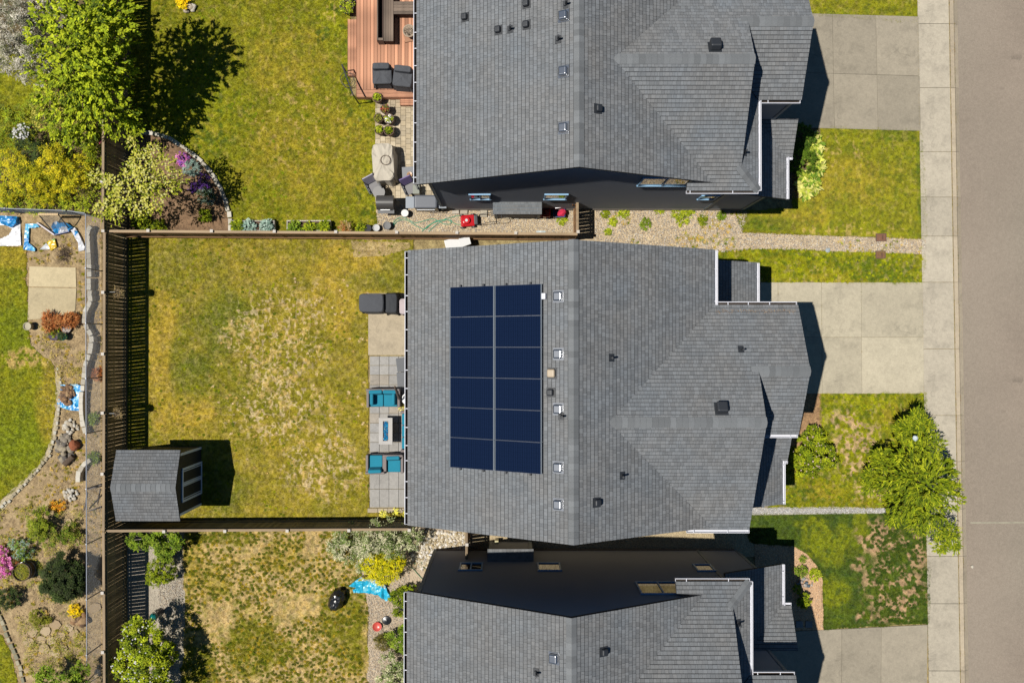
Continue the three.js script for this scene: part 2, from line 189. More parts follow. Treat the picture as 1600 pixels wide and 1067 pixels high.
function grass(kind, polys, density, size, holes = []) {
  const pts = [];
  for (const poly of polys) { const [x0, z0, x1, z1] = bbox(poly), n = Math.round((x1 - x0) * (z1 - z0) * density); for (let i = 0; i < n; i++) { const x = R(x0, x1), z = R(z0, z1); if (inside(poly, x, z) && !holes.some((h) => inside(h, x, z))) pts.push([x, z]); } }
  for (const poly of polys) poly.forEach((a, i) => { const b = poly[(i + 1) % poly.length], L = Math.hypot(b[0] - a[0], b[1] - a[1]), n = Math.floor(L * 34 + rnd()); for (let k = 0; k < n; k++) { const f = rnd(), x = mix(a[0], b[0], f), z = mix(a[1], b[1], f), q = fbm(x * 1.7, z * 1.7, 333, 2); if (q > 0.42) pts.push([x + gauss() * 0.035, z + gauss() * 0.035, 1.3]); } });
  const im = new THREE.InstancedMesh(tuftGeo, grassMat, pts.length), m = new THREE.Matrix4(), q = new THREE.Quaternion(), e = new THREE.Euler(), c = new THREE.Color();
  pts.forEach(([x, z, big = 1], i) => {
    const k = lawnColor(kind, x, z), gr = clamp((k[1] - k[0] * 0.8) * 6, 0, 1), t = R(0.75, 1.4), s = size * big * R(0.6, 1.25) * (0.75 + 0.5 * gr);
    e.set(gauss() * 0.3, rnd() * 6.3, gauss() * 0.3); m.compose(new THREE.Vector3(x, 0, z), q.setFromEuler(e), new THREE.Vector3(s, s * R(0.6, 1.2), s)); im.setMatrixAt(i, m); im.setColorAt(i, c.setRGB(k[0] * t, k[1] * t * R(0.95, 1.05), k[2] * t));
  });
  im.name = numbered('grass'); im.userData.kind = 'stuff'; im.castShadow = im.receiveShadow = true; scene.add(im); return im;
}
const grassMat = mat([1.15, 1.15, 1.15], 0.8, { transmission: 0.25, thickness: 0, specularIntensity: 0.25 });
function lawn(kind, poly, y = 0.004) {
  poly = rough(poly, kind === 'west' ? 0.12 : kind === 'meadow' ? 0.1 : 0.05);
  const [x0, z0, x1, z1] = bbox(poly), w = Math.min(760, Math.ceil((x1 - x0) * 46)), h = Math.min(760, Math.ceil((z1 - z0) * 46)), d = new Uint8Array(w * h * 4);
  for (let j = 0; j < h; j++) for (let i = 0; i < w; i++) { const c = lawnColor(kind, x0 + (i + 0.5) / w * (x1 - x0), z0 + (j + 0.5) / h * (z1 - z0)), o = (j * w + i) * 4; for (let k = 0; k < 3; k++) { const x = clamp(c[k] * 0.9); d[o + k] = 255 * (x <= 0.0031308 ? 12.92 * x : 1.055 * x ** (1 / 2.4) - 0.055); } d[o + 3] = 255; }
  const t = new THREE.DataTexture(d, w, h); t.colorSpace = THREE.SRGBColorSpace; t.magFilter = THREE.LinearFilter; t.wrapS = t.wrapT = THREE.ClampToEdgeWrapping; t.needsUpdate = true;
  const o = sheet('lawn', poly, y, mat([1, 1, 1], 0.95, { map: t })), u = o.geometry.attributes.uv, p = o.geometry.attributes.position;
  for (let i = 0; i < u.count; i++) u.setXY(i, (p.getX(i) - x0) / (x1 - x0), (p.getZ(i) - z0) / (z1 - z0)); return poly;
}
const bedPoly = px([[196, 200], [222, 206], [252, 213], [282, 228], [310, 249], [334, 277], [350, 308], [358, 335], [360, 361], [196, 361]]);
const sandBed = px([[1180, 850], [1240, 853], [1262, 866], [1277, 884], [1286, 906], [1287, 984], [1180, 986]]);
const rough = (poly, amp = 0.05) => { const out = []; poly.forEach((a, i) => { const b = poly[(i + 1) % poly.length], L = Math.hypot(b[0] - a[0], b[1] - a[1]), n = Math.min(120, Math.max(1, Math.round(L / 0.14))), nx = (b[1] - a[1]) / L, nz = -(b[0] - a[0]) / L; for (let k = 0; k < n; k++) { const x = mix(a[0], b[0], k / n), z = mix(a[1], b[1], k / n), d = k ? (fbm(x * 3.1, z * 3.1, 301, 2) - 0.45) * 2 * amp + gauss() * amp * 0.25 : 0; out.push([x + nx * d, z + nz * d]); } }); return out; };
const lawns = {
  north: [lawn('north', px([[204, -60], [546, -60], [546, 150], [587, 154], [585, 240], [586, 300], [589, 362], [360, 362], [350, 308], [334, 277], [310, 249], [282, 228], [252, 213], [204, 202]]))],
  back: [lawn('back', px([[197, 371], [645, 376], [645, 468], [575, 480], [575, 801], [640, 803], [640, 810], [197, 810]]))],
  meadow: [lawn('meadow', px([[286, 812], [560, 812], [545, 850], [566, 905], [575, 960], [572, 1110], [282, 1110], [289, 960], [286, 900]]))],
  west: [lawn('west', px([[-90, 384], [38, 386], [40, 470], [46, 540], [84, 572], [88, 620], [78, 690], [60, 728], [30, 756], [0, 782], [-90, 840]])), lawn('west', px([[-90, 70], [60, 75], [75, 120], [60, 200], [40, 232], [-90, 240]])), lawn('west', px([[-90, 985], [2, 992], [16, 1020], [34, 1110], [-90, 1110]]))],
  front: [lawn('front', px([[1262, -60], [1434, -60], [1436, 36], [1262, 23]])), lawn('front', px([[1150, 330], [1240, 326], [1238, 196], [1439, 204], [1446, 300], [1447, 372], [1300, 368], [1160, 362]]))],
  patchy: [lawn('patchy', px([[1120, 392], [1190, 388], [1446, 398], [1444, 442], [1190, 440], [1120, 440]])), lawn('patchy', px([[1282, 616], [1447, 614], [1452, 700], [1454, 796], [1300, 794], [1200, 794], [1226, 700], [1284, 690]]))],
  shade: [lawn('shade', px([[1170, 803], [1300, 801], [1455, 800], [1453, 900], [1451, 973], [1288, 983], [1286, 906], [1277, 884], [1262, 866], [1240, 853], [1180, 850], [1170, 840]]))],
};
grass('north', lawns.north, 760, 0.05); grass('back', lawns.back, 720, 0.046); grass('meadow', lawns.meadow, 620, 0.05); grass('west', lawns.west, 700, 0.05);
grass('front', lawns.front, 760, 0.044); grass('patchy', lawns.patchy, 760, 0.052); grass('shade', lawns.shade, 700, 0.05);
function clumps(poly, n, r, size, pal, keep) {              // separate darker tufts standing out of a thin lawn
  const pts = [], [x0, z0, x1, z1] = bbox(poly); while (n-- > 0) { const x = R(x0, x1), z = R(z0, z1); if (!inside(poly, x, z) || !keep(x, z)) continue; const k = pick(pal), m = 5 + Math.floor(rnd() * 7), q = r * R(0.5, 1.3); for (let i = 0; i < m; i++) pts.push([x + gauss() * q, z + gauss() * q * 0.8, k]); }
  const im = new THREE.InstancedMesh(tuftGeo, grassMat, pts.length), m = new THREE.Matrix4(), q = new THREE.Quaternion(), c = new THREE.Color();
  pts.forEach(([x, z, k], i) => { const t = R(1.0, 1.9), s = size * R(0.7, 1.3); m.compose(new THREE.Vector3(x, 0, z), q.setFromEuler(new THREE.Euler(gauss() * 0.3, R(0, 6), gauss() * 0.3)), new THREE.Vector3(s, s * R(0.7, 1.2), s)); im.setMatrixAt(i, m); im.setColorAt(i, c.setRGB(k[0] * t, k[1] * t, k[2] * t)); });
  im.name = numbered('grass_clumps'); im.userData.kind = 'stuff'; im.castShadow = im.receiveShadow = true; scene.add(im);
}
const CG = [C.green, A(96, 104, 22), A(122, 122, 26), A(84, 92, 24), A(136, 128, 34)];
clumps(lawns.meadow[0], 3400, 0.042, 0.06, CG.concat([C.gold, C.olive]), (x, z) => fbm(x * 0.8, z * 0.8, 701, 2) > 0.3);
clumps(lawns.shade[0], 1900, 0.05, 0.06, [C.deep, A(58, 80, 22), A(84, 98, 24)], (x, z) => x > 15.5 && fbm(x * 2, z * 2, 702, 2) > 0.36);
clumps(lawns.patchy[1], 700, 0.05, 0.06, [C.green, C.olive, C.lime], () => true); clumps(lawns.patchy[0], 350, 0.05, 0.065, [C.green, C.lime, C.olive], () => true);
clumps(lawns.back[0], 900, 0.05, 0.05, [C.green, C.olive, C.lime], (x, z) => fbm(x * 0.7, z * 0.7, 703, 2) > 0.46); clumps(lawns.back[0], 900, 0.05, 0.05, [C.pale, C.straw], (x, z) => Math.hypot(x + 8.5, z - 1.5) < 4.6 && fbm(x * 2.5, z * 2.5, 704, 2) > 0.5);
clumps(lawns.north[0], 900, 0.07, 0.055, [C.green, C.bright, C.olive], (x, z) => fbm(x * 0.7, z * 0.7, 705, 2) > 0.5);
clumps(px([[30, 385], [132, 345], [132, 1067], [40, 1067], [0, 940], [0, 820], [90, 700], [95, 560], [44, 540]]), 1500, 0.07, 0.05, [C.straw, C.gold, A(150, 140, 70), C.olive, A(190, 170, 110)], (x, z) => fbm(x * 1.1, z * 1.1, 706, 2) > 0.42 && !inside(px([[40, 412], [122, 412], [122, 500], [40, 504]]), x, z));
clumps(px([[140, 350], [160, 350], [160, 1067], [140, 1067]]), 260, 0.06, 0.04, [C.straw, A(150, 140, 80)], (x, z) => fbm(x * 2, z * 0.8, 707, 2) > 0.5);
clumps(px([[930, 326], [1170, 330], [1160, 364], [1440, 374], [1446, 397], [1190, 389], [1100, 396], [930, 385]]), 900, 0.08, 0.05, [C.green, C.olive, C.straw, C.lime, C.gold, C.straw], (x, z) => fbm(x * 1.1, z * 1.1, 708, 2) > 0.47);
const gravelW = MT.gravel(A(196, 180, 158)), gravelG = MT.gravel(A(190, 184, 176));
sheet('flower_bed', bedPoly, 0.006, MT.soil(A(150, 120, 92)));
sheet('gravel_yard', px([[576, 296], [700, 312], [905, 318], [905, 372], [588, 374]]), 0, MT.gravel(A(206, 188, 158)));
sheet('gravel_path', px([[905, 318], [1175, 322], [1150, 334], [1160, 364], [1300, 369], [1447, 374], [1446, 397], [1300, 393], [1190, 389], [1120, 394], [1100, 420], [905, 420]]), -0.004, MT.gravel(A(204, 186, 158)));
sheet('gravel_strip', px([[1160, 793], [1300, 791.5], [1395, 794], [1400, 802], [1300, 803], [1160, 805]]), 0.012, gravelG);
sheet('gravel_path', px([[640, 800], [740, 815], [740, 900], [640, 1110], [568, 1110], [577, 960], [566, 905], [560, 850], [600, 815]]), -0.002, MT.gravel(A(188, 172, 152)));
sheet('gravel_path', px([[198, 815], [290, 815], [288, 960], [290, 1110], [198, 1110]]), -0.003, MT.gravel(A(176, 168, 156)));
sheet('side_path', px([[730, 800], [1200, 800], [1190, 870], [730, 875]]), -0.006, MT.gravel(A(186, 170, 140)));
sheet('bark_bed', sandBed, 0.010, MT.gravel(A(206, 170, 136)));
sheet('bark_bed', px([[1200, 610], [1284, 612], [1284, 690], [1240, 700], [1200, 720]]), 0.008, MT.soil(A(178, 142, 104)));
sheet('bark_bed', px([[1225, 196], [1282, 197], [1284, 250], [1270, 306], [1225, 312]]), 0.010, MT.soil(A(120, 100, 84)));
sheet('dirt_yard', px([[-90, 320], [198, 336], [198, 1110], [-90, 1110]]), -0.012, MT.soil(A(184, 160, 122)));
sheet('garden_soil', px([[-90, -60], [204, -60], [198, 336], [-90, 322]]), -0.01, MT.soil(A(120, 104, 70)));
sheet('bare_patch', px([[548, 376], [640, 379], [640, 388], [600, 400], [552, 402]]), 0.008, MT.soil(A(206, 182, 132)));
function pebbles(poly, n, r0, r1, pal, y = 0) {
  const g = new THREE.IcosahedronGeometry(1, 0), [x0, z0, x1, z1] = bbox(poly), pts = []; while (pts.length < n) { const x = R(x0, x1), z = R(z0, z1); if (inside(poly, x, z)) pts.push([x, z]); }
  const im = new THREE.InstancedMesh(g, mat([1, 1, 1], 0.85), n), m = new THREE.Matrix4(), q = new THREE.Quaternion(), c = new THREE.Color();
  pts.forEach(([x, z], i) => { const r = R(r0, r1), k = pick(pal), t = R(0.7, 1.2); m.compose(new THREE.Vector3(x, y + r * 0.3, z), q.setFromEuler(new THREE.Euler(R(0, 6), R(0, 6), R(0, 6))), new THREE.Vector3(r, r * R(0.5, 0.9), r * R(0.7, 1.2))); im.setMatrixAt(i, m); im.setColorAt(i, c.setRGB(k[0] * t, k[1] * t, k[2] * t)); });
  im.name = numbered('gravel'); im.userData.kind = 'stuff'; im.castShadow = im.receiveShadow = true; scene.add(im);
}
const GP = [A(214, 200, 178), A(190, 172, 150), A(168, 158, 150), A(205, 180, 150), A(230, 222, 208)];
pebbles(px([[588, 320], [905, 325], [905, 366], [590, 370]]), 9000, 0.012, 0.03, GP);
pebbles(px([[930, 326], [1170, 330], [1160, 364], [1447, 374], [1446, 397], [1190, 389], [1100, 396], [930, 385]]), 9000, 0.012, 0.035, GP);
pebbles(px([[1165, 793.5], [1395, 794], [1395, 801], [1165, 803]]), 2600, 0.012, 0.03, [A(205, 202, 198), A(180, 178, 176), A(225, 222, 218)], 0.012);
pebbles(px([[575, 905], [640, 890], [640, 1067], [575, 1067]]), 4500, 0.012, 0.028, GP); pebbles(px([[655, 828], [735, 830], [735, 868], [690, 905], [640, 880]]), 1500, 0.03, 0.09, [A(226, 212, 184), A(240, 232, 220), A(200, 180, 140)]);
pebbles(px([[245, 860], [286, 850], [286, 1000], [250, 1067]]), 3000, 0.012, 0.03, GP); pebbles(sandBed, 2500, 0.012, 0.03, [A(214, 176, 140), A(190, 150, 120), A(225, 200, 170)]);
pebbles(px([[45, 535], [198, 400], [198, 1000], [60, 1050], [0, 900], [90, 760]]), 4500, 0.01, 0.03, [A(200, 176, 136), A(214, 194, 158), A(160, 140, 104)], -0.01);

// ---------------------------------------------------------------- street, pavement, driveways
const XL = (y) => 1434 + y * 18 / 1067;                         // back edge of the pavement at a row of the picture
const edge = (off, y, h = 0) => P(XL(y) + off, y, h);
{ const b = new MB(), q = (x, y) => { const w = P(x, y, -0.105); return [w[0], w[2]]; }; b.prism([q(1517, 815.5), q(1700, 814.5), q(1700, 817.5), q(1517, 818)], -0.106, -0.106); const o = b.build('road_joint', mat(A(186, 180, 160), 0.9, { map: T.concrete }), scene); o.userData.kind = 'structure'; }
const slabTone = (c, n) => Array.from({ length: n }, (_, i) => MT.concrete(A(...c).map((x, k) => x * (0.93 + 0.14 * i / (n - 1)))));
const paveM = slabTone([196, 187, 170], 5), driveM = slabTone([197, 188, 166], 3), driveG = slabTone([168, 159, 142], 3), curbM = slabTone([190, 176, 154], 3);
function slab(parent, quad, y0, y1, m, gap = 0.006, name = 'slab') {
  const c = quad.reduce((a, q) => [a[0] + q[0] / 4, a[1] + q[1] / 4], [0, 0]), sh = quad.map((q) => { const dx = q[0] - c[0], dz = q[1] - c[1], l = Math.hypot(dx, dz); return [q[0] - dx / l * gap * 1.4, q[1] - dz / l * gap * 1.4]; }), top = sh.map((q) => { const dx = q[0] - c[0], dz = q[1] - c[1], l = Math.hypot(dx, dz); return [q[0] - dx / l * 0.012, q[1] - dz / l * 0.012]; });
  const b = new MB(); b.prism(top, y1, y1); for (let i = 0; i < 4; i++) { const j = (i + 1) % 4; b.quad([sh[i][0], y1 - 0.008, sh[i][1]], [top[i][0], y1, top[i][1]], [top[j][0], y1, top[j][1]], [sh[j][0], y1 - 0.008, sh[j][1]]); b.quad([sh[i][0], y0, sh[i][1]], [sh[i][0], y1 - 0.008, sh[i][1]], [sh[j][0], y1 - 0.008, sh[j][1]], [sh[j][0], y0, sh[j][1]]); }
  return b.build(name, m, parent);
}
const pavement = struct('pavement'), curb = struct('curb');
const joints = [-420, -320, -230, -150, -62, 37, 137, 237, 308, 369, 441, 545, 649, 721, 795, 869, 943, 1048, 1150, 1250, 1350, 1460];
for (let i = 0; i + 1 < joints.length; i++) {
  const y0 = joints[i], y1 = joints[i + 1], q = (o, y) => { const w = edge(o, y); return [w[0], w[2]]; };
  slab(pavement, [q(0, y0), q(49, y0), q(49, y1), q(0, y1)], -0.04, 0.018, pick(paveM));
  slab(curb, [q(50.2, y0), q(56.5, y0), q(56.5, y1), q(50.2, y1)], -0.1, 0.014, pick(curbM), 0.004, 'kerb_stone');
  { const b = new MB(), a = edge(57.1, y0), c = edge(57.1, y1), d = edge(64.5, y0), e = edge(64.5, y1), g = 0.006; b.quad([a[0], 0.006, a[2] + g], [d[0], -0.095, d[2] + g], [e[0], -0.095, e[2] - g], [c[0], 0.006, c[2] - g]); b.quad([d[0], -0.095, d[2] + g], [d[0], -0.13, d[2] + g], [e[0], -0.13, e[2] - g], [e[0], -0.095, e[2] - g]); b.build('gutter_slab', pick(curbM), curb); }
}
const drive = (cols, rows, ms, skew = (x, y) => [x, y]) => { const o = struct('driveway'); for (let i = 0; i + 1 < cols.length; i++) for (let j = 0; j + 1 < rows.length; j++) slab(o, px([skew(cols[i], rows[j]), skew(cols[i + 1], rows[j]), skew(cols[i + 1], rows[j + 1]), skew(cols[i], rows[j + 1])]), -0.05, 0.02, pick(ms), 0.004); return o; };
drive([1150, 1216, 1284, 1346, 1443], [441, 527, 615], driveM, (x, y) => [x + (y - 441) * 0.008, y]);
drive([1180, 1301, 1369, 1436], [21, 114, 200], driveG, (x, y) => [x + (y - 21) * 0.02, y + (x - 1270) * 0.028]);
drive([1170, 1316, 1378, 1450], [984, 1090, 1200], driveG, (x, y) => [x - (y - 984) * 0.01, y - (x - 1287) * 0.05 * (y < 1000 ? 1 : 0)]);
{ const g = tuftGeo, pts = []; for (let y = -60; y < 1110; y += 1.1) { const q = fbm(y * 0.05, 3, 350, 2); for (const [o, th] of [[-0.4, 0.45], [49.6, 0.5], [56.9, 0.6]]) if (q + 0.12 * rnd() > th && rnd() < 0.7) { const p = edge(o + gauss() * 0.5, y); pts.push([p[0], p[2]]); } }
  for (const x of [1216, 1284, 1346]) for (let y = 441; y < 615; y += 1.5) if (fbm(y * 0.06, x, 351, 2) > 0.5 && rnd() < 0.5) { const p = P(x + (y - 441) * 0.008 + gauss() * 0.2, y); pts.push([p[0], p[2]]); }
  const im = new THREE.InstancedMesh(g, grassMat, pts.length), m = new THREE.Matrix4(), q = new THREE.Quaternion(), c = new THREE.Color(); pts.forEach(([x, z], i) => { const s = R(0.012, 0.032), k = pick([C.straw, C.gold, C.olive, C.green, A(170, 120, 60)]); m.compose(new THREE.Vector3(x, 0.012, z), q.setFromEuler(new THREE.Euler(0, R(0, 6), 0)), new THREE.Vector3(s, s, s)); im.setMatrixAt(i, m); im.setColorAt(i, c.setRGB(...k)); }); im.name = 'joint_weeds'; im.userData.kind = 'stuff'; im.castShadow = im.receiveShadow = true; scene.add(im); }
// patio of the middle house
const patio = struct('patio'), padM = slabTone([190, 176, 152], 3), paverM = [[174, 172, 170], [168, 166, 164], [181, 179, 177], [178, 170, 160], [171, 170, 170]].map((c) => MT.concrete(A(...c)));
slab(patio, px([[575, 458], [690, 458], [690, 555], [575, 555]]), -0.05, 0.03, padM[1]);
{ const xs = [577.5, 592.6, 607.6, 622.6, 637.6, 652.6, 667.6], ys = [556.5, 571, 586, 601, 616, 631, 646, 661, 676, 691, 706, 721, 736];
  for (let i = 0; i < 6; i++) for (let j = 0; j < 12; j++) slab(patio, px([[xs[i], ys[j]], [xs[i + 1], ys[j]], [xs[i + 1], ys[j + 1]], [xs[i], ys[j + 1]]]), -0.04, R(0.018, 0.026), pick(paverM), 0.007, 'paver');
  for (let i = 0; i < 6; i++) for (const [a, b] of [[736, 764], [764, 793]]) slab(patio, px([[xs[i], a], [xs[i + 1], a], [xs[i + 1], b], [xs[i], b]]), -0.04, R(0.018, 0.024), paverM[i % 2], 0.007, 'paver');
  for (let i = 0; i < 5; i++) slab(patio, px([[574 + i * 16, 794], [590 + i * 16, 794], [590 + i * 16, 801], [574 + i * 16, 801]]), -0.04, 0.03, padM[i % 3], 0.005, 'edging_stone'); }
// paved terrace of the upper house
const terrace = struct('terrace'), tileM = [[206, 190, 162], [196, 180, 152], [214, 200, 174], [186, 172, 148]].map((c) => MT.concrete(A(...c)));
for (let i = 0; i < 12; i++) for (let j = 0; j < 20; j++) { const x = 586 + i * 8, y = 152 + j * 8.1 + (i % 2) * 4; if (x > 676) continue; slab(terrace, px([[x, y], [x + 8, y], [x + 8, y + 8.1], [x, y + 8.1]]), -0.03, R(0.016, 0.022), pick(tileM), 0.004, 'paver'); }
// two old slabs in the yard on the left
const pad = struct('concrete_pad'), oldM = slabTone([206, 190, 154], 3);
slab(pad, px([[45, 416], [118, 418], [119, 449], [44, 448]]), -0.05, 0.02, oldM[2]); slab(pad, px([[44, 449], [119, 450], [117, 494], [42, 500]]), -0.05, 0.02, oldM[0]);

// ---------------------------------------------------------------- houses
const WALL = mat(A(156, 162, 174), 0.8, { map: T.paint }), TRIM = mat(A(112, 128, 142), 0.6), DECK = mat(S(44, 44, 47), 0.9), FRAME = mat(S(112, 148, 178), 0.5), FELT = mat(S(30, 31, 34), 0.95);
const CAPM = [0, 1, 2, 3].map((i) => mat(S(108, 111, 114).map((x) => x * (0.76 + 0.1 * i)), 0.95, { map: T.grit, bumpMap: T.gritBump, bumpScale: 0.0015 }));
function roofPlane(sh, deck, poly, hf, [dx, dz], tone = 1, thick = 0.15) {   // hf(x, z): height of the plane; (dx, dz): downhill
  const st = poly.map(([x, z]) => [x * dx + z * dz, -x * dz + z * dx]), [s0, t0, s1, t1] = bbox(st), e = 0.128;
  const xz = (s, t) => [s * dx - t * dz, s * dz + t * dx];
  { let pts = poly.map((q) => new THREE.Vector2(...q)); if (THREE.ShapeUtils.area(pts) < 0) pts = pts.reverse(); const hp = (p, o) => [p.x, hf(p.x, p.y) + o, p.y];
    for (const [a, b, c] of THREE.ShapeUtils.triangulateShape(pts, [])) { deck.tri(hp(pts[a], -0.002), hp(pts[c], -0.002), hp(pts[b], -0.002)); deck.tri(hp(pts[a], -thick), hp(pts[b], -thick), hp(pts[c], -thick)); }
    for (let i = 0; i < pts.length; i++) { const a = pts[i], b = pts[(i + 1) % pts.length]; deck.quad(hp(a, -thick), hp(a, -0.002), hp(b, -0.002), hp(b, -thick)); } }
  for (let s = s1, row = 0; s > s0; s -= e, row++) {
    const sa = Math.max(s - e, s0), slope = 0.0;
    for (let t = t0 - R(0, 0.2); t < t1;) {
      const w = R(0.07, 0.17), c = clipRect(st, sa + 0.015, s, t, t + w - 0.005), lam = rnd() < 0.5, th = lam ? R(0.015, 0.02) : R(0.007, 0.01);
      t += w; if (c.length < 3) continue;
      const q0 = xz(s, t), pat = 0.9 + 0.12 * fbm(q0[0] * 0.7, q0[1] * 0.7, 201) + 0.10 * fbm(q0[0] * 2.6, q0[1] * 2.6, 205, 2), g = tone * pat * (lam ? R(0.98, 1.14) : R(0.84, 1.02)), wm = R(-0.012, 0.012) + 0.10 * (fbm(q0[0] * 1.1 + 7, q0[1] * 1.1, 209, 2) - 0.5), k = [0.147 * g * (1 + wm), 0.154 * g, 0.163 * g * (1 - wm)];
      const p3 = c.map(([a, b]) => { const [x, z] = xz(a, b); return [x, hf(x, z) + 0.001 + (th - 0.001) * (a - (s - e)) / e, z]; });
      sh.fan(p3, k);
      for (let i = 0; i < c.length; i++) { const j = (i + 1) % c.length; if ((Math.abs(c[i][0] - s) < 1e-6 && Math.abs(c[j][0] - s) < 1e-6) || (lam && Math.abs(c[i][1] - c[j][1]) < 1e-6)) { const a = p3[i], b = p3[j], la = xz(...c[i]), lb = xz(...c[j]); sh.quad(a, b, [lb[0], hf(...lb), lb[1]], [la[0], hf(...la), la[1]], k.map((x) => x * 0.8)); } }
    }
  }
}
function siding(b, poly, o, [ux, uz], [nx, nz], lap = 0.18) {  // lapped boards on a wall: poly in (along the wall, height)
  const [u0, h0, u1, h1] = bbox(poly), w = (u, h, d) => [o[0] + ux * u + nx * d, h, o[1] + uz * u + nz * d];
  for (let h = h0; h < h1; h += lap) {
    const c = clipRect(poly, u0 - 1, u1 + 1, h, h + lap); if (c.length < 3) continue;
    b.fan(c.map(([u, y]) => w(u, y, 0.014 * (1 - (y - h) / lap))));
    for (let i = 0; i < c.length; i++) { const j = (i + 1) % c.length; if (Math.abs(c[i][1] - h) < 1e-6 && Math.abs(c[j][1] - h) < 1e-6) b.quad(w(c[i][0], h, 0.014), w(c[j][0], h, 0.014), w(c[j][0], h, 0), w(c[i][0], h, 0)); }
  }
}
function gutter(parent, o, a, b, h, [nx, nz], dirt = 0.5, straps = 0.62) {   // a, b: [x, z] ends at the roof edge; (nx, nz) outwards
  const L = Math.hypot(b[0] - a[0], b[1] - a[1]), ux = (b[0] - a[0]) / L, uz = (b[1] - a[1]) / L, ry = Math.atan2(-uz, ux), mx = (a[0] + b[0]) / 2, mz = (a[1] + b[1]) / 2;
  const g = new MB(), put = (d, y, sy, sd, l = L, u = 0) => g.box(mx + nx * d + ux * u, y, mz + nz * d + uz * u, l, sy, sd, ry);
  put(0.1, h - 0.045, 0.12, 0.012); put(0.1, h + 0.018, 0.012, 0.022); put(0.05, h - 0.1, 0.01, 0.105); for (const s of [-1, 1]) put(0.052, h - 0.045, 0.11, 0.105, 0.01, s * L / 2);
  const m = g.build('gutter', MT.white, parent, o);
  const t = new MB(); t.box(mx + nx * 0.046, h - 0.088, mz + nz * 0.046, L - 0.02, 0.01, 0.088, ry); t.build('gutter_dirt', dirt > 0.4 ? MT.trough : MT.white, m, o);
  for (let u = R(0.1, 0.4); u < L - 0.1; u += straps * R(0.75, 1.3)) { const s = new MB(); s.box(a[0] + ux * u + nx * 0.05, h + 0.006, a[1] + uz * u + nz * 0.05, 0.026, 0.006, 0.115, ry); s.build('gutter_strap', MT.white, m, o); }
  return m;
}
function ridge(roof, o, a, b, ha, hb, slopeL = 0.5, wid = 0.17) {            // bent cap shingles one after another from a to b
  const L = Math.hypot(b[0] - a[0], b[1] - a[1]), ux = (b[0] - a[0]) / L, uz = (b[1] - a[1]) / L, n = Math.round(L / 0.2);
  for (let i = 0; i < n; i++) {
    const u0 = i * L / n, u1 = (i + 1) * L / n + 0.012, h0 = mix(ha, hb, u0 / L) + 0.022, h1 = mix(ha, hb, u1 / L) + 0.034, m = new MB();
    for (const s of [-1, 1]) { const nx = -uz * s * wid, nz = ux * s * wid, d = -slopeL * wid, p = (u, h, q) => [a[0] + ux * u + nx * q, h + d * q, a[1] + uz * u + nz * q];
      m.quad(p(u0, h0, 0), p(u1, h1, 0), p(u1, h1, 1), p(u0, h0, 1)); m.quad(p(u1, h1, 0), p(u1, h1, 1), p(u1, h1 - 0.014, 1), p(u1, h1 - 0.014, 0)); m.quad(p(u0, h0, 1), p(u1, h1, 1), p(u1, h1 - 0.02, 1), p(u0, h0 - 0.02, 1)); }
    m.build('ridge_shingle', pick(CAPM), roof, o);
  }
}
function windowOn(house, o, z, g, x0, x1, h0, h1, panes = 1) {  // in a wall that faces g along z
  const b = new MB(), xm = (x0 + x1) / 2, hm = (h0 + h1) / 2, w = x1 - x0, hh = h1 - h0;
  for (const s of [-1, 1]) { b.box(xm, hm + s * hh / 2, z + g * 0.035, w + 0.1, 0.05, 0.06); b.box(xm + s * w / 2, hm, z + g * 0.03, 0.05, hh, 0.056); }
  for (let i = 1; i < panes; i++) b.box(x0 + w * i / panes, hm, z + g * 0.03, 0.05, hh, 0.05);
  const f = b.build('window', FRAME, house, o);
  for (let i = 0; i < panes; i++) { const p = new MB(); p.box(x0 + w * (i + 0.5) / panes, hm, z + g * 0.018, w / panes - 0.06, hh - 0.06, 0.008); p.build('pane', MT.glass, f, o); }
}
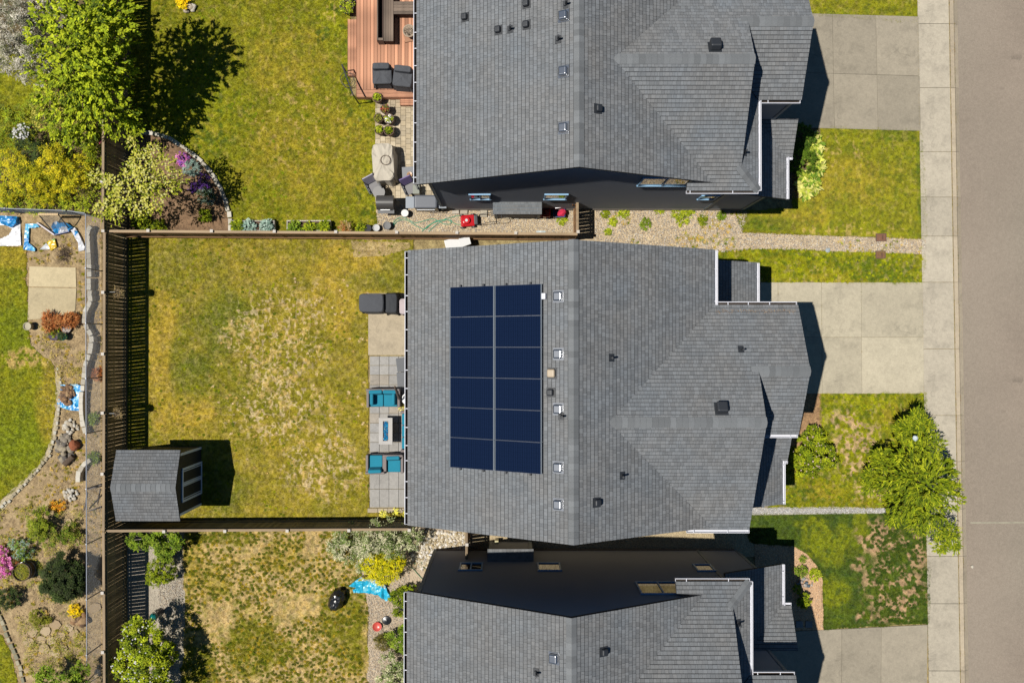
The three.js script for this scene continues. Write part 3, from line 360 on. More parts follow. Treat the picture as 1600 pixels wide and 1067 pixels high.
function house(cfg, label) {
  const { g, Z0, xr, xw, xe, wf, we, wr, xE, xS, ga, gb, xG, pa0, pa1, xA, xB, pb, xL, wall, far } = cfg, Hr = 8.95, hp = 3.3, Z = (w) => Z0 + g * w;
  const o = [(xw + xG) / 2, 0, Z(wf / 2)], root = thing('house', label, 'house', o);
  const heave = Hr - 0.5 * (xe - xr), hw = heave + 0.5 * (wr - we), hg = hw - 0.5 * (gb - wr), wN = gb + (hg - heave) / 0.5, xa = xr + (Hr - hw) / 0.5, xv0 = xa + wr, dutch = xS > xE;
  const w2 = (poly) => poly.map(([x, w]) => [x, Z(w)]), W = (z) => (z - Z0) * g;
  const planes = [
    [[[xw, 0], [xr, 0], [xr, wf], [xw, wf]], (x) => Hr - 0.5 * (xr - x), [-1, 0]],
    [[[xr, 0], [xv0, 0], [xa, wr], [xe, wN], [xe, wf], [xr, wf]], (x) => Hr - 0.5 * (x - xr), [1, 0]],
    [[[xa, wr], [xE, wr], ...(dutch ? [[xE, we + xS - xE], [xS, we]] : [[xE, we]]), [xv0 - 0.9, we], [xv0 - 0.9, -0.02], [xv0, 0]], (x, z) => hw - 0.5 * (wr - W(z)), [0, -g]],
    [[[xa, wr], [xE, wr], [xE, gb], [xG, gb], [xG, wN], [xe, wN]], (x, z) => hw - 0.5 * (W(z) - wr), [0, g]],
    [dutch ? [[xS, ga], [xG, ga], [xG, gb], [xE - 0.25, gb], [xE - 0.25, ga + xS - xE + 0.25]] : [[xE - 0.3, ga], [xG, ga], [xG, gb], [xE - 0.3, gb]], (x, z) => hg - 0.5 * (gb - W(z)), [0, -g]],
    [[[xB - (pa0 - pa1), pa0], [xA, pa0], [xA, pa1], [xB, pa1]], (x, z) => hp + 0.5 * (W(z) - pa1), [0, -g]],
    [[[xL - 1.65, pb], [xB, pb], [xB, pa1], [xB - (pa0 - pa1), pa0], [xL - 1.65, pa0]], (x) => hp + 0.5 * (xB - x), [1, 0]],
  ];
  if (dutch) planes.push([[[xS, we], [xS, ga], [xE - 0.25, ga + xS - xE + 0.25], [xE - 0.25, we + xS - xE + 0.25]], (x) => heave + 0.5 * (xS - x), [1, 0]]);
  const he2 = 3.3; if (far) planes.push([[[xe - 0.4, W(-3.3)], [9.56, W(-3.3)], [9.56, wN - 0.1], [xe - 0.4, wN - 0.1]], (x) => he2 + 0.5 * (9.56 - x), [1, 0]]);
  const sh = new MB(), dk = new MB(); planes.forEach(([p, f, d]) => roofPlane(sh, dk, w2(p), f, d, cfg.tone ?? 1));
  const roof = dk.build('roof', FELT, root, o), shm = sh.build('shingles', MT.shingle, roof, o); shm.userData.kind = 'stuff';
  ridge(roof, o, [xr, Z(0)], [xr, Z(wf)], Hr, Hr); ridge(roof, o, [xa, Z(wr)], [xE, Z(wr)], hw, hw); ridge(roof, o, [xE - 0.25, Z(gb)], [xG, Z(gb)], hg, hg);
  if (dutch) ridge(roof, o, [xS, Z(we)], [xE - 0.1, Z(we + xS - xE + 0.1)], heave, heave + 0.5 * (xS - xE + 0.1), 0.35, 0.15);
  // walls
  const hW = Hr - 0.5 * (xr - xw), xl = xw + 0.42, wl = new MB(), t = 0.17, bxl = xS - 0.4, zf = Z(wall);
  const prof = [[xl, 0], [xL, 0], [xL, hp + 0.5 * (xB - xL) - t], [bxl, hp + 0.5 * (xB - bxl) - t], [bxl, heave - 0.12], [xe, heave - 0.12], [xr, Hr - t], [xl, Hr - 0.5 * (xr - xl) - t]];
  siding(wl, prof, [0, zf], [1, 0], [0, -g]);
  siding(wl, [[wall, 0], [wf - 0.1, 0], [wf - 0.1, hW + 0.05], [wall, hW + 0.05]], [xl, Z0], [0, g], [-1, 0]);
  siding(wl, [[ga + 0.04, 0], [wN - 0.3, 0], [wN - 0.3, heave - 0.1], [gb, hg - t], [ga + 0.04, heave - 0.1]], [xG - 0.2, Z0], [0, g], [1, 0]);
  siding(wl, [[bxl, 0], [xG - 0.2, 0], [xG - 0.2, heave - 0.08], [bxl, heave - 0.08]], [0, Z(ga + 0.04)], [1, 0], [0, -g]);
  siding(wl, [[xe - 0.4, 0], [xG - 0.2, 0], [xG - 0.2, heave - 0.08], [xe - 0.4, heave - 0.08]], [0, Z(wN - 0.3)], [1, 0], [0, g]);
  siding(wl, [[wall, 0], [wN - 0.3, 0], [wN - 0.3, heave - 0.1], [wr, hw - t], [wall, heave - 0.1]], [dutch ? xE - 0.24 : xE - 0.3, Z0], [0, g], [1, 0]);
  siding(wl, [[wall, 0], [ga, 0], [ga, heave - 0.1], [wall, heave - 0.1]], [bxl, Z0], [0, g], [1, 0]);
  siding(wl, [[wall, 0], [pa1 + 0.2, 0], [pa1 + 0.2, hp], [wall, hp]], [xL, Z0], [0, g], [1, 0]);
  if (far) { siding(wl, [[xl, 0], [xe - 0.4, 0], [xe - 0.4, heave + 0.05], [xr, Hr - t], [xl, Hr - 0.5 * (xr - xl) - t]], [0, Z(wf - 0.1)], [1, 0], [0, g]); siding(wl, [[wN - 0.3, 0], [wf - 0.1, 0], [wf - 0.1, heave], [wN - 0.3, heave]], [xe - 0.35, Z0], [0, g], [1, 0]); siding(wl, [[xe - 0.4, 0], [9.2, 0], [9.2, 3.3], [xe - 0.4, 4.4]], [0, Z(wf - 0.25)], [1, 0], [0, g]); siding(wl, [[wN - 0.3, 0], [wf - 0.25, 0], [wf - 0.25, 3.25], [wN - 0.3, 3.25]], [9.2, Z0], [0, g], [1, 0]); }
  const wallMesh = wl.build('wall', WALL, root, o);
  for (const [x, z, h] of [[xl, zf, hW - 0.05], [xL, zf, hp + 0.25], [xG - 0.2, Z(ga + 0.04), heave - 0.15], [bxl, zf, heave - 0.2]]) { const tr = new MB(); tr.box(x, h / 2, z - g * 0.008, 0.12, h, 0.05); tr.build('corner_trim', TRIM, root, o); }
  const kb = new MB(); kb.box((xl + xL) / 2, 0.12, zf - g * 0.012, xL - xl - 0.15, 0.24, 0.05); kb.build('foundation', MT.concrete(A(120, 112, 104)), root, o);
  // gutters
  gutter(root, o, [xw, Z(0.04)], [xw, Z(wf - 0.04)], hW, [-1, 0], 1);
  gutter(root, o, [xv0 - 0.9, Z(we)], [dutch ? xS : xE, Z(we)], heave, [0, -g], dutch ? 1 : 0, 1.2);
  if (dutch) gutter(root, o, [xS, Z(we)], [xS, Z(ga)], heave, [1, 0], 0, 9);
  gutter(root, o, [dutch ? xS + 0.1 : xE + 0.02, Z(ga)], [xG - 0.03, Z(ga)], heave, [0, -g], dutch ? 1 : 0, 1);
  gutter(root, o, [xB, Z(pb)], [xB, Z(pa1)], hp, [1, 0], 0, 1.3); gutter(root, o, [xB + 0.12, Z(pa1)], [xA, Z(pa1)], hp, [0, -g], 0, 9);
  if (far) { gutter(root, o, [xe, Z(wN)], [xe, Z(wf - 0.03)], heave, [1, 0], 0, 1.4); gutter(root, o, [xe + 0.1, Z(wN)], [xG - 0.05, Z(wN)], heave, [0, g], 1, 0.8); gutter(root, o, [9.56, Z(wN - 0.05)], [9.56, -3.27], he2, [1, 0], 0, 1.5); }
  // garage door, front door, posts of the porch, downpipes
  const gd = new MB(), zc = Z((ga + wN) / 2); for (let i = 0; i < 4; i++) gd.rbox(xG - 0.17, 0.3 + i * 0.55, zc, 0.05, 0.53, 3.9, 0.02); gd.build('garage_door', MT.white, root, o);
  const fd = new MB(); fd.box(xL + 0.01, 1.05, Z((wall + pa1) / 2), 0.06, 2.05, 0.92); const fdm = fd.build('door', mat(S(70, 30, 26), 0.5), root, o); const kn = new MB(); kn.cyl(xL + 0.07, 1.0, Z((wall + pa1) / 2) + 0.38, 0.03, 0.03, 0.06, 8, null, 0, Math.PI / 2); kn.build('handle', MT.steel, fdm, o);
  { const b = new MB(); b.box(xA - 0.15, (hp - 0.1) / 2, Z(pa1 + 0.15), 0.15, hp - 0.1, 0.15); b.build('porch_post', MT.white, root, o); }
  for (const [x, z] of [[xl - 0.06, Z(wall + 0.2)]]) { const b = new MB(); b.tube([[x - 0.3, hW - 0.15, z], [x, hW - 0.5, z], [x, 3, z], [x, 0.2, z], [x - 0.2, 0.1, z]], 0.04, 6); b.build('downpipe', MT.white, root, o); }
  root.userData.surf = undefined; delete root.userData.surf;
  return { root, o, zf, g, roof, surf: planes.map(([p, f]) => [w2(p), f]) };
}
function hit(h, x, y, lift = 0) {                              // the roof surface seen at a place of the picture
  const d = ray(x, y); let best = null;
  for (const [poly, f] of h.surf) {
    let t = (7 - CAM_H) / d[1]; for (let i = 0; i < 12; i++) t = (f(d[0] * t, d[2] * t) + lift - CAM_H) / d[1];
    const X = d[0] * t, Z = d[2] * t; if (!inside(poly, X, Z)) continue; const e = 0.01, gx = (f(X + e, Z) - f(X - e, Z)) / (2 * e), gz = (f(X, Z + e) - f(X, Z - e)) / (2 * e), y0 = f(X, Z);
    if (!best || y0 > best.y) best = { x: X, y: y0, z: Z, gx, gz };
  } return best;
}
const TOP = house({ g: -1, Z0: -5.76, xr: 2.15, xw: -3.39, xe: 7.31, wf: 16, we: -0.26, wr: 3.7, xE: 7.98, xS: 8.68, ga: 2.93, gb: 5.25, xG: 10.2, pa0: 2.98, pa1: 1.66, xA: 10.97, xB: 10.72, pb: 0.02, xL: 9.92, wall: 0.16, tone: 1 }, 'grey two storey house at the top with red deck and no solar panels');
const MID = house({ g: -1, Z0: 6.32, xr: 1.97, xw: -3.70, xe: 7.14, wf: 9.75, we: -0.1, wr: 3.85, xE: 8.34, xS: 8.34, ga: 3.24, gb: 5.5, xG: 10.08, pa0: 3.28, pa1: 1.88, xA: 10.75, xB: 10.55, pb: 0.19, xL: 9.7, wall: 0.16, far: true, tone: 0.98 }, 'grey gabled house in the middle carrying the blue solar panels');
const LOW = house({ g: 1, Z0: 8.64, xr: 1.9, xw: -3.72, xe: 7.06, wf: 14, we: -0.41, wr: 3.5, xE: 7.65, xS: 8.35, ga: 2.86, gb: 5.1, xG: 9.95, pa0: 2.9, pa1: 1.42, xA: 10.88, xB: 10.52, pb: -0.17, xL: 9.6, wall: 0.08, tone: 0.94 }, 'grey house at the bottom edge, its dark side wall facing the solar house');
// windows in the two side walls that show, and the low bays
for (const [h, list] of [[TOP, [[735, 765, 2.6, 3.65, 2], [852, 885, 2.6, 3.65, 1], [1002, 1078, 5.3, 6.65, 2], [1095, 1120, 2.6, 3.4, 1]]], [LOW, [[719, 753, 2.3, 3.3, 2], [841, 875, 2.3, 3.35, 1], [1087, 1113, 2.5, 3.4, 1], [998, 1066, 4.9, 6.3, 2]]]])
  for (const [a, b, h0, h1, n] of list) { const hm = (h0 + h1) / 2, k = (CAM_H - hm) / FOCAL; windowOn(h.root, h.o, h.zf, -h.g, (a - 800) * k, (b - 800) * k, h0, h1, n); }
for (const [h, x0, x1, top, dep] of [[TOP, -0.68, 1.12, 1.95, 0.36], [LOW, -0.9, 0.78, 1.95, 0.34]]) {
  const z = h.zf, s = -h.g, b = new MB(), xm = (x0 + x1) / 2; b.box(xm, 0.82, z + s * dep / 2, x1 - x0, 1.64, dep); const bay = b.build('bay', WALL, h.root, h.o);
  const c = new MB(); for (const x of [x0, x1]) c.box(x, 0.84, z + s * (dep + 0.012), 0.13, 1.62, 0.04); c.box(xm, 1.6, z + s * (dep + 0.014), x1 - x0 - 0.12, 0.12, 0.05); c.build('bay_trim', TRIM, bay, h.o);
  const sh = new MB(), dk = new MB(); roofPlane(sh, dk, [[x0 - 0.1, z], [x1 + 0.1, z], [x1 + 0.1, z + s * (dep + 0.12)], [x0 - 0.1, z + s * (dep + 0.12)]], (X, Zz) => top - 0.45 * Math.abs(Zz - z), [0, s], 1, 0.06); dk.build('bay_roof', TRIM, bay, h.o); sh.build('bay_shingles', MT.shingle, bay, h.o).userData.kind = 'stuff';
}
// roof vents and pipes
const VM = { shiny: mat([0.42, 0.43, 0.45], 0.25, { metalness: 1 }), black: mat(S(34, 37, 42), 0.55), lid: mat(S(150, 136, 116), 0.5) };
function vent(h, kind, x, y) {
  const q = hit(h, x, y); if (!q) { console.warn('no roof at', x, y); return; }
  const g = new THREE.Group(); g.name = kind === 'pipe' ? 'vent_pipe' : kind === 'box' ? 'junction_box' : 'roof_vent'; g.position.set(q.x - h.o[0], q.y, q.z - h.o[2]);
  g.quaternion.setFromUnitVectors(new THREE.Vector3(0, 1, 0), new THREE.Vector3(-q.gx, 1, -q.gz).normalize()); h.root.add(g);
  const f = new MB(), b = new MB();
  if (kind === 'pipe') { f.box(0, 0.022, 0, 0.2, 0.008, 0.26); f.cyl(0, 0.02, 0, 0.07, 0.045, 0.06, 10); f.build('flashing', VM.black, g); const up = new THREE.Vector3(0, 1, 0).applyQuaternion(g.quaternion.clone().invert()), c = new MB(); c.limb([0, 0, 0], [up.x * 0.36, up.y * 0.36, up.z * 0.36], 0.038, 0.038); c.build('pipe', VM.black, g); return; }
  if (kind === 'box') { f.rbox(0, 0.07, 0, 0.16, 0.12, 0.2, 0.02); f.build('lid', MT.white, g); return; }
  const s = kind === 'shiny' ? 0.3 : kind === 'black' ? 0.36 : kind === 'low' ? 0.27 : 0.22;
  f.box(0, 0.021, 0, s + 0.08, 0.006, s + 0.1); f.build('flange', kind === 'shiny' ? VM.shiny : VM.black, g);
  const hgt = kind === 'black' ? 0.26 : 0.14; b.at(new RoundedBoxGeometry(s, hgt, s, 4, 0.055), 0, 0.02 + hgt / 2, 0); b.box(0, 0.03, 0, s * 0.85, 0.03, s * 0.85); b.build('hood', kind === 'shiny' ? VM.shiny : kind === 'low' ? VM.lid : VM.black, g);
}
for (const y of [463, 553, 639, 730, 788]) vent(MID, 'shiny', 873, y);
vent(MID, 'low', 863, 583); vent(MID, 'small', 861, 613); vent(MID, 'box', 851, 463); vent(MID, 'pipe', 877, 650); vent(MID, 'pipe', 955, 559); vent(MID, 'pipe', 1158, 546); vent(MID, 'black', 1127, 639); vent(MID, 'pipe', 972, 743); vent(MID, 'small', 932, 785);
for (const y of [25, 112, 200]) vent(TOP, 'shiny', 881, y);
for (const [x, y] of [[727, 27], [779, 47], [823, 39], [823, 6]]) vent(TOP, 'small', x, y); for (const [x, y] of [[797, 46], [872, 62], [884, 7], [1163, 238]]) vent(TOP, 'pipe', x, y); vent(TOP, 'black', 1117, 74); vent(TOP, 'small', 934, 170);
vent(LOW, 'shiny', 866, 1028); vent(LOW, 'small', 943, 1018); vent(LOW, 'pipe', 838, 1050); vent(LOW, 'pipe', 1154, 973);
{ const b = new MB(); for (let i = 0; i < 260; i++) { const q = hit(MID, R(1118, 1243), 484 + Math.abs(gauss()) * 5); if (!q) continue; const a = R(0, 6.3), l = R(0.015, 0.045), y = q.y + 0.024; b.tri([q.x, y, q.z], [q.x + Math.cos(a) * l, y + 0.008, q.z + Math.sin(a) * l], [q.x + Math.cos(a + 1) * l * 0.6, y + 0.004, q.z + Math.sin(a + 1) * l * 0.6], pick([A(150, 120, 90), A(190, 160, 120), A(110, 84, 64)])); } b.build('leaf_litter', MT.matte, MID.root, MID.o).userData.kind = 'stuff'; }
// solar panels
{
  const a = hit(MID, 703, 449, 0.13), b = hit(MID, 846.5, 741, 0.13), k = Math.hypot(1, 0.5), L = (b.x - a.x) * k, D = b.z - a.z, gap = 0.008, mid = 0.03, pl = (L - mid) / 2, pw = (D - 5 * gap) / 6;
  const cellM = mat(S(24, 38, 68).map((x) => x * 0.42), 0.07, { map: T.paint }), backM = mat(S(16, 28, 54).map((x) => x * 0.4), 0.07), alu = mat(S(40, 52, 74), 0.5), aluEnd = mat(S(96, 106, 116), 0.5), line = mat(S(24, 36, 66), 0.1);
  const word = ['topmost', 'second', 'third', 'fourth', 'fifth', 'bottom'];
  let first = null;
  for (let r = 0; r < 6; r++) for (let c = 0; c < 2; c++) {
    const u = pl / 2 + c * (pl + mid), x = a.x + u / k, z = a.z + pw / 2 + r * (pw + gap), at = [x, MID.surf[0][1](x) + 0.13, z], label = `dark blue solar panel, ${c ? 'right' : 'left'} one of the ${word[r]} row on the middle roof`;
    if (first) { copyOf(first, at, 0, label).rotation.z = Math.atan(0.5); continue; }
    const t = first = thing('solar_panel', label, 'solar panel', at, 0, 'solar panels on the middle roof'); t.rotation.z = Math.atan(0.5);
    for (const s of [-1, 1]) { const f = new MB(), e = new MB(); f.box(0, 0, s * (pw / 2 - 0.005), pl - 0.044, 0.036, 0.01); f.build('frame', alu, t); e.box(s * (pl / 2 - 0.011), 0.0005, 0, 0.022, 0.037, pw); e.build('frame', aluEnd, t); }
    const bk = new MB(); bk.box(0, 0.004, 0, pl - 0.045, 0.01, pw - 0.021); bk.build('glass', backM, t);
    const ce = new MB(), bb = new MB(), cx = (pl - 0.05) / 10, cz = (pw - 0.05) / 6;
    for (let i = 0; i < 10; i++) for (let j = 0; j < 6; j++) { const X = -pl / 2 + 0.025 + (i + 0.5) * cx, Zz = -pw / 2 + 0.025 + (j + 0.5) * cz; ce.box(X, 0.0105, Zz, cx - 0.004, 0.003, cz - 0.004); }
    for (let i = 0; i < 10; i++) for (const q of [0.25, 0.75]) bb.box(-pl / 2 + 0.025 + (i + q) * cx, 0.0125, 0, 0.005, 0.001, pw - 0.06);
    ce.build('cells', cellM, t).userData.kind = 'stuff'; bb.build('busbars', line, t).userData.kind = 'stuff';
  }
  let rail0 = null;
  for (const [i, u] of [0.24, 0.76].flatMap((v) => [v * pl, pl + mid + v * pl]).sort((p, q) => p - q).entries()) {
    const x = a.x + u / k, at = [x, MID.surf[0][1](x) + 0.085, a.z + D / 2], label = `black mounting rail ends under the solar panels, ${['first', 'second', 'third', 'fourth'][i]} from the patio side`;
    if (rail0) { copyOf(rail0, at, 0, label).rotation.z = Math.atan(0.5); continue; }
    rail0 = thing('mounting_rail', label, 'rail', at, 0, 'rails under the solar panels'); rail0.rotation.z = Math.atan(0.5); const b = new MB(); b.box(0, 0, 0, 0.05, 0.05, D + 0.16); b.build('rail', MT.black, rail0); const c = new MB(); for (const s of [-1, 1]) c.box(0, 0.03, s * (D / 2 + 0.03), 0.07, 0.03, 0.04); for (const s of [-0.45, -0.15, 0.15, 0.45]) c.box(0, -0.045, s * D, 0.05, 0.05, 0.08); c.build('clamp', MT.black, rail0);
  }
}

// ---------------------------------------------------------------- fences
const boardG = new THREE.BoxGeometry(1, 1, 1); { const u = boardG.attributes.uv; for (let i = 0; i < u.count; i++) u.setXY(i, u.getX(i) * 0.3, u.getY(i) * 1.8); }
const darkB = boardMats(180, 164, 124), tanB = boardMats(186, 142, 96), capB = boardMats(196, 172, 140, 3), postCap = mat(A(214, 206, 196), 0.7);
function woodFence(label, a, b, h, posts, { mats = darkB, caps = capB, gap = [0.005, 0.022], kick = true, side = 1, group = 'wooden boundary fences', cat = 'fence', name = 'wooden_fence' } = {}) {   // a, b: [x, z]
  const L = Math.hypot(b[0] - a[0], b[1] - a[1]), t = thing(name, label, cat, [a[0], 0, a[1]], Math.atan2(-(b[1] - a[1]), b[0] - a[0]), group);
  const put = (n, m, x, y, z, sx, sy, sz, rz = 0) => { const o = new THREE.Mesh(boardG, m); o.name = n; o.position.set(x, y, z); o.scale.set(sx, sy, sz); o.rotation.z = rz; o.castShadow = o.receiveShadow = true; t.add(o); return o; };
  for (let x = 0.08; x < L - 0.06;) { const w = R(0.132, 0.142); put('board', pick(mats), x + w / 2, 0.06 + (h - 0.1) / 2 + R(-0.006, 0.006), R(-0.004, 0.004), w, h - 0.12, 0.018, R(-0.006, 0.006)); x += w + R(...gap); }
  put('top_cap', pick(caps), L / 2, h + 0.0, 0, L, 0.036, 0.1); put('rail', mats[2], L / 2, h - 0.2, side * 0.032, L, 0.085, 0.038); put('rail', mats[1], L / 2, 0.32, side * 0.032, L, 0.085, 0.038); if (kick) put('kickboard', mats[0], L / 2, 0.06, side * 0.014, L, 0.17, 0.034);
  for (const u of posts) { const p = put('post', mats[3], u, (h + 0.06) / 2, -side * 0.02, 0.09, h + 0.06, 0.09); const c = new THREE.Mesh(boardG, postCap); c.name = 'post_cap'; c.scale.set(1.35, 0.02, 1.35); c.position.set(0, 0.512, 0); p.add(c); }
  return t;
}
const along = (a, b, list, ax) => list.map((v) => ax ? (v - a[1]) / (b[1] - a[1]) * Math.hypot(b[0] - a[0], b[1] - a[1]) : (v - a[0]) / (b[0] - a[0]) * Math.hypot(b[0] - a[0], b[1] - a[1]));
const zAt = (y, h) => P(160, y, h)[2], xAt = (x, h) => P(x, 362, h)[0];
const nw = [-16.63, zAt(361, 1.9)], sw = [-16.63, zAt(829.5, 1.9)];
woodFence('long brown wooden fence along the left side of the middle lawn', nw, sw, 1.92, along(nw, sw, [457, 553, 645, 740].map((y) => zAt(y, 1.9)), 1).concat([0.0]), { side: -1 });
woodFence('brown wooden fence between the shrub garden and the upper lawn', [-16.63, -17.5], [-16.63, nw[1] - 0.04], 2.05, [1.2, 3.6, 6, 8.4, 10.8], { side: -1 });
woodFence('brown wooden fence in the bottom left, beside the white flowered shrub', [-16.63, sw[1] + 0.04], [-16.55, 16.5], 1.92, [2.45, 4.85, 7.3], { side: -1 });
{ const a = [-16.55, zAt(361, 1.8)], b = [2.68, -4.62]; woodFence('brown wooden fence between the upper yard and the middle lawn', a, b, 1.8, along(a, b, [232, 331, 429, 525, 620, 714, 806].map((x) => xAt(x, 1.8)), 0), { side: 1, mats: tanB, gap: [0.001, 0.006] }); }
{ const a = [-16.58, zAt(829.5, 1.8)], b = [-4.2, zAt(827, 1.8)]; woodFence('brown wooden fence between the middle lawn and the dry lower lawn', a, b, 1.8, along(a, b, [258, 353, 450, 546, 640].map((x) => xAt(x, 1.8)), 0), { side: -1, gap: [0.001, 0.006] }); }
woodFence('short wooden side gate fence between the upper and middle houses', [2.68, -6.0], [2.68, -4.66], 1.8, [0, 1.3], { side: 1, mats: tanB, gap: [0.004, 0.02], kick: false });
woodFence('short wooden fence closing the narrow gap beside the lower house', [-1.86, 7.0], [-1.86, 8.66], 1.8, [0, 1.05], { side: 1, mats: tanB, kick: false });
const wire = mat(S(150, 156, 164), 0.4, { metalness: 0.6 }), pipe = mat(S(120, 126, 138), 0.5, { metalness: 0.3 });
{
  const c0 = P(133, 333, 1.2), c1 = P(103, 329, 1.2), c2 = P(-90, 322, 1.2), c3 = P(135, 1110, 1.2), t = thing('chain_link_fence', 'grey chain link fence along the left yard with thin top rail', 'fence', [c0[0], 0, c0[2]]), o = [c0[0], 0, c0[2]];
  for (const [a, b, n] of [[c0, c3, 9], [c0, c1, 1], [c1, c2, 2]]) {
    { const m = new MB(); m.limb(a, b, 0.019, 0.019); m.build('top_rail', pipe, t, o); }
    for (let i = 0; i <= n; i++) { const x = mix(a[0], b[0], i / n), z = mix(a[2], b[2], i / n); const p = new MB(); p.limb([x, 0, z], [x, 1.24, z], 0.026, 0.026); p.build('post', pipe, t, o); }
    const L = Math.hypot(b[0] - a[0], b[2] - a[2]), m = new MB(), at = (u, h) => [mix(a[0], b[0], clamp(u / L)), h, mix(a[2], b[2], clamp(u / L))];
    for (let u = -1.15; u < L; u += 0.075) { m.bar(at(Math.max(0, u), u < 0 ? 0.04 - u : 0.04), at(Math.min(L, u + 1.14), Math.min(1.18, 0.04 + L - u)), 0.0045, 0.0045); m.bar(at(Math.max(0, u), u < 0 ? 1.18 + u : 1.18), at(Math.min(L, u + 1.14), Math.max(0.04, 1.18 - L + u)), 0.0045, 0.0045); }
    m.build('wire_mesh', wire, t, o).userData.kind = 'stuff';
  }
}
// ---------------------------------------------------------------- shed
{
  const x0 = -15.75, x1 = -13.42, z0 = 4.3, z1 = 6.82, zm = 5.56, he = 2.38, hr = 2.84, t = thing('garden_shed', 'grey shingled garden shed with white framed door in the lawn corner', 'shed', [(x0 + x1) / 2, 0, zm]), o = [(x0 + x1) / 2, 0, zm];
  const wall = mat(A(46, 56, 60), 0.7), w = new MB();
  siding(w, [[z0, 0], [z1, 0], [z1, he - 0.05], [zm, hr - 0.08], [z0, he - 0.05]], [x1, 0], [0, 1], [1, 0], 0.25); siding(w, [[z0, 0], [z1, 0], [z1, he - 0.05], [zm, hr - 0.08], [z0, he - 0.05]], [x0, 0], [0, 1], [-1, 0], 0.25);
  siding(w, [[x0, 0], [x1, 0], [x1, he], [x0, he]], [0, z0], [1, 0], [0, -1], 0.25); siding(w, [[x0, 0], [x1, 0], [x1, he], [x0, he]], [0, z1], [1, 0], [0, 1], 0.25); w.build('wall', wall, t, o);
  const sh = new MB(), dk = new MB(), xa = -15.87, xb = -13.3, za = 4.13, zb = 6.97, k = (hr - he) / (zm - za);
  roofPlane(sh, dk, [[xa, za], [xb, za], [xb, zm], [xa, zm]], (x, z) => hr + 0.05 - k * (zm - z), [0, -1], 0.82, 0.07); roofPlane(sh, dk, [[xa, zm], [xb, zm], [xb, zb], [xa, zb]], (x, z) => hr + 0.05 - k * (z - zm), [0, 1], 0.82, 0.07);
  const roof = dk.build('roof', FELT, t, o); sh.build('shingles', MT.shingle, roof, o).userData.kind = 'stuff'; ridge(roof, o, [xa, zm], [xb, zm], hr + 0.05, hr + 0.05, k, 0.16);
  const trimM = mat(S(196, 212, 226), 0.5), bar = (n, p, y, z, sy, sz, par = t) => { const b = new MB(); b.box(x1 + p, y, z, 0.035, sy, sz); return b.build(n, trimM, par, o); };
  for (const z of [z0 + 0.05, z1 - 0.05]) bar('corner_trim', 0.02, 1.15, z, 2.3, 0.1);
  const d = new MB(); d.box(x1 + 0.025, 1.02, 5.62, 0.04, 1.96, 1.24); const door = d.build('door', wall, t, o);
  for (const z of [4.97, 6.27]) bar('door_frame', 0.045, 1.02, z, 2.04, 0.09, door); for (const y of [0.06, 2.02]) bar('door_frame', 0.047, y, 5.62, 0.09, 1.2, door); bar('door_stile', 0.044, 1.04, 5.6, 1.86, 0.075, door); for (const z of [5.07, 5.53, 5.67, 6.17]) bar('door_stile', 0.041, 1.04, z, 1.84, 0.035, door);
  const hd = new MB(); hd.box(x1 + 0.075, 1.0, 5.72, 0.03, 0.16, 0.03); hd.build('handle', MT.black, door, o);
}

// ---------------------------------------------------------------- plants
const G = { green: [A(138, 152, 20), A(112, 128, 18), A(164, 172, 28), A(84, 104, 18)], lime: [A(176, 186, 36), A(150, 166, 30), A(196, 200, 60), A(120, 140, 26)], dark: [A(64, 82, 34), A(50, 66, 30), A(80, 98, 44), A(70, 78, 46)], silver: [A(186, 180, 164), A(156, 152, 134), A(206, 200, 186), A(128, 130, 100)], olive: [A(140, 138, 52), A(112, 116, 44), A(164, 156, 70), A(90, 100, 40)], gold: [A(196, 186, 20), A(214, 200, 24), A(170, 168, 20), A(140, 146, 18)], varieg: [A(196, 194, 160), A(160, 168, 116), A(120, 140, 70), A(214, 206, 176), A(100, 116, 60)], mid: [A(110, 136, 30), A(88, 114, 26), A(132, 154, 36), A(146, 162, 52)], rust: [A(176, 108, 56), A(150, 92, 50), A(196, 140, 84)], straw: [A(190, 168, 120), A(160, 138, 96), A(208, 188, 140)], pink: [A(226, 130, 190), A(236, 160, 206), A(206, 100, 170)], purple: [A(150, 90, 190), A(170, 120, 206), A(110, 60, 150)], cream: [A(238, 232, 92), A(228, 222, 66), A(242, 238, 140)], white: [A(240, 240, 232), A(250, 246, 244)], yellow: [A(240, 214, 20), A(232, 196, 10)], blue: [A(150, 172, 160), A(120, 146, 132), A(172, 190, 178)], red: [A(190, 50, 70), A(214, 60, 110)] };
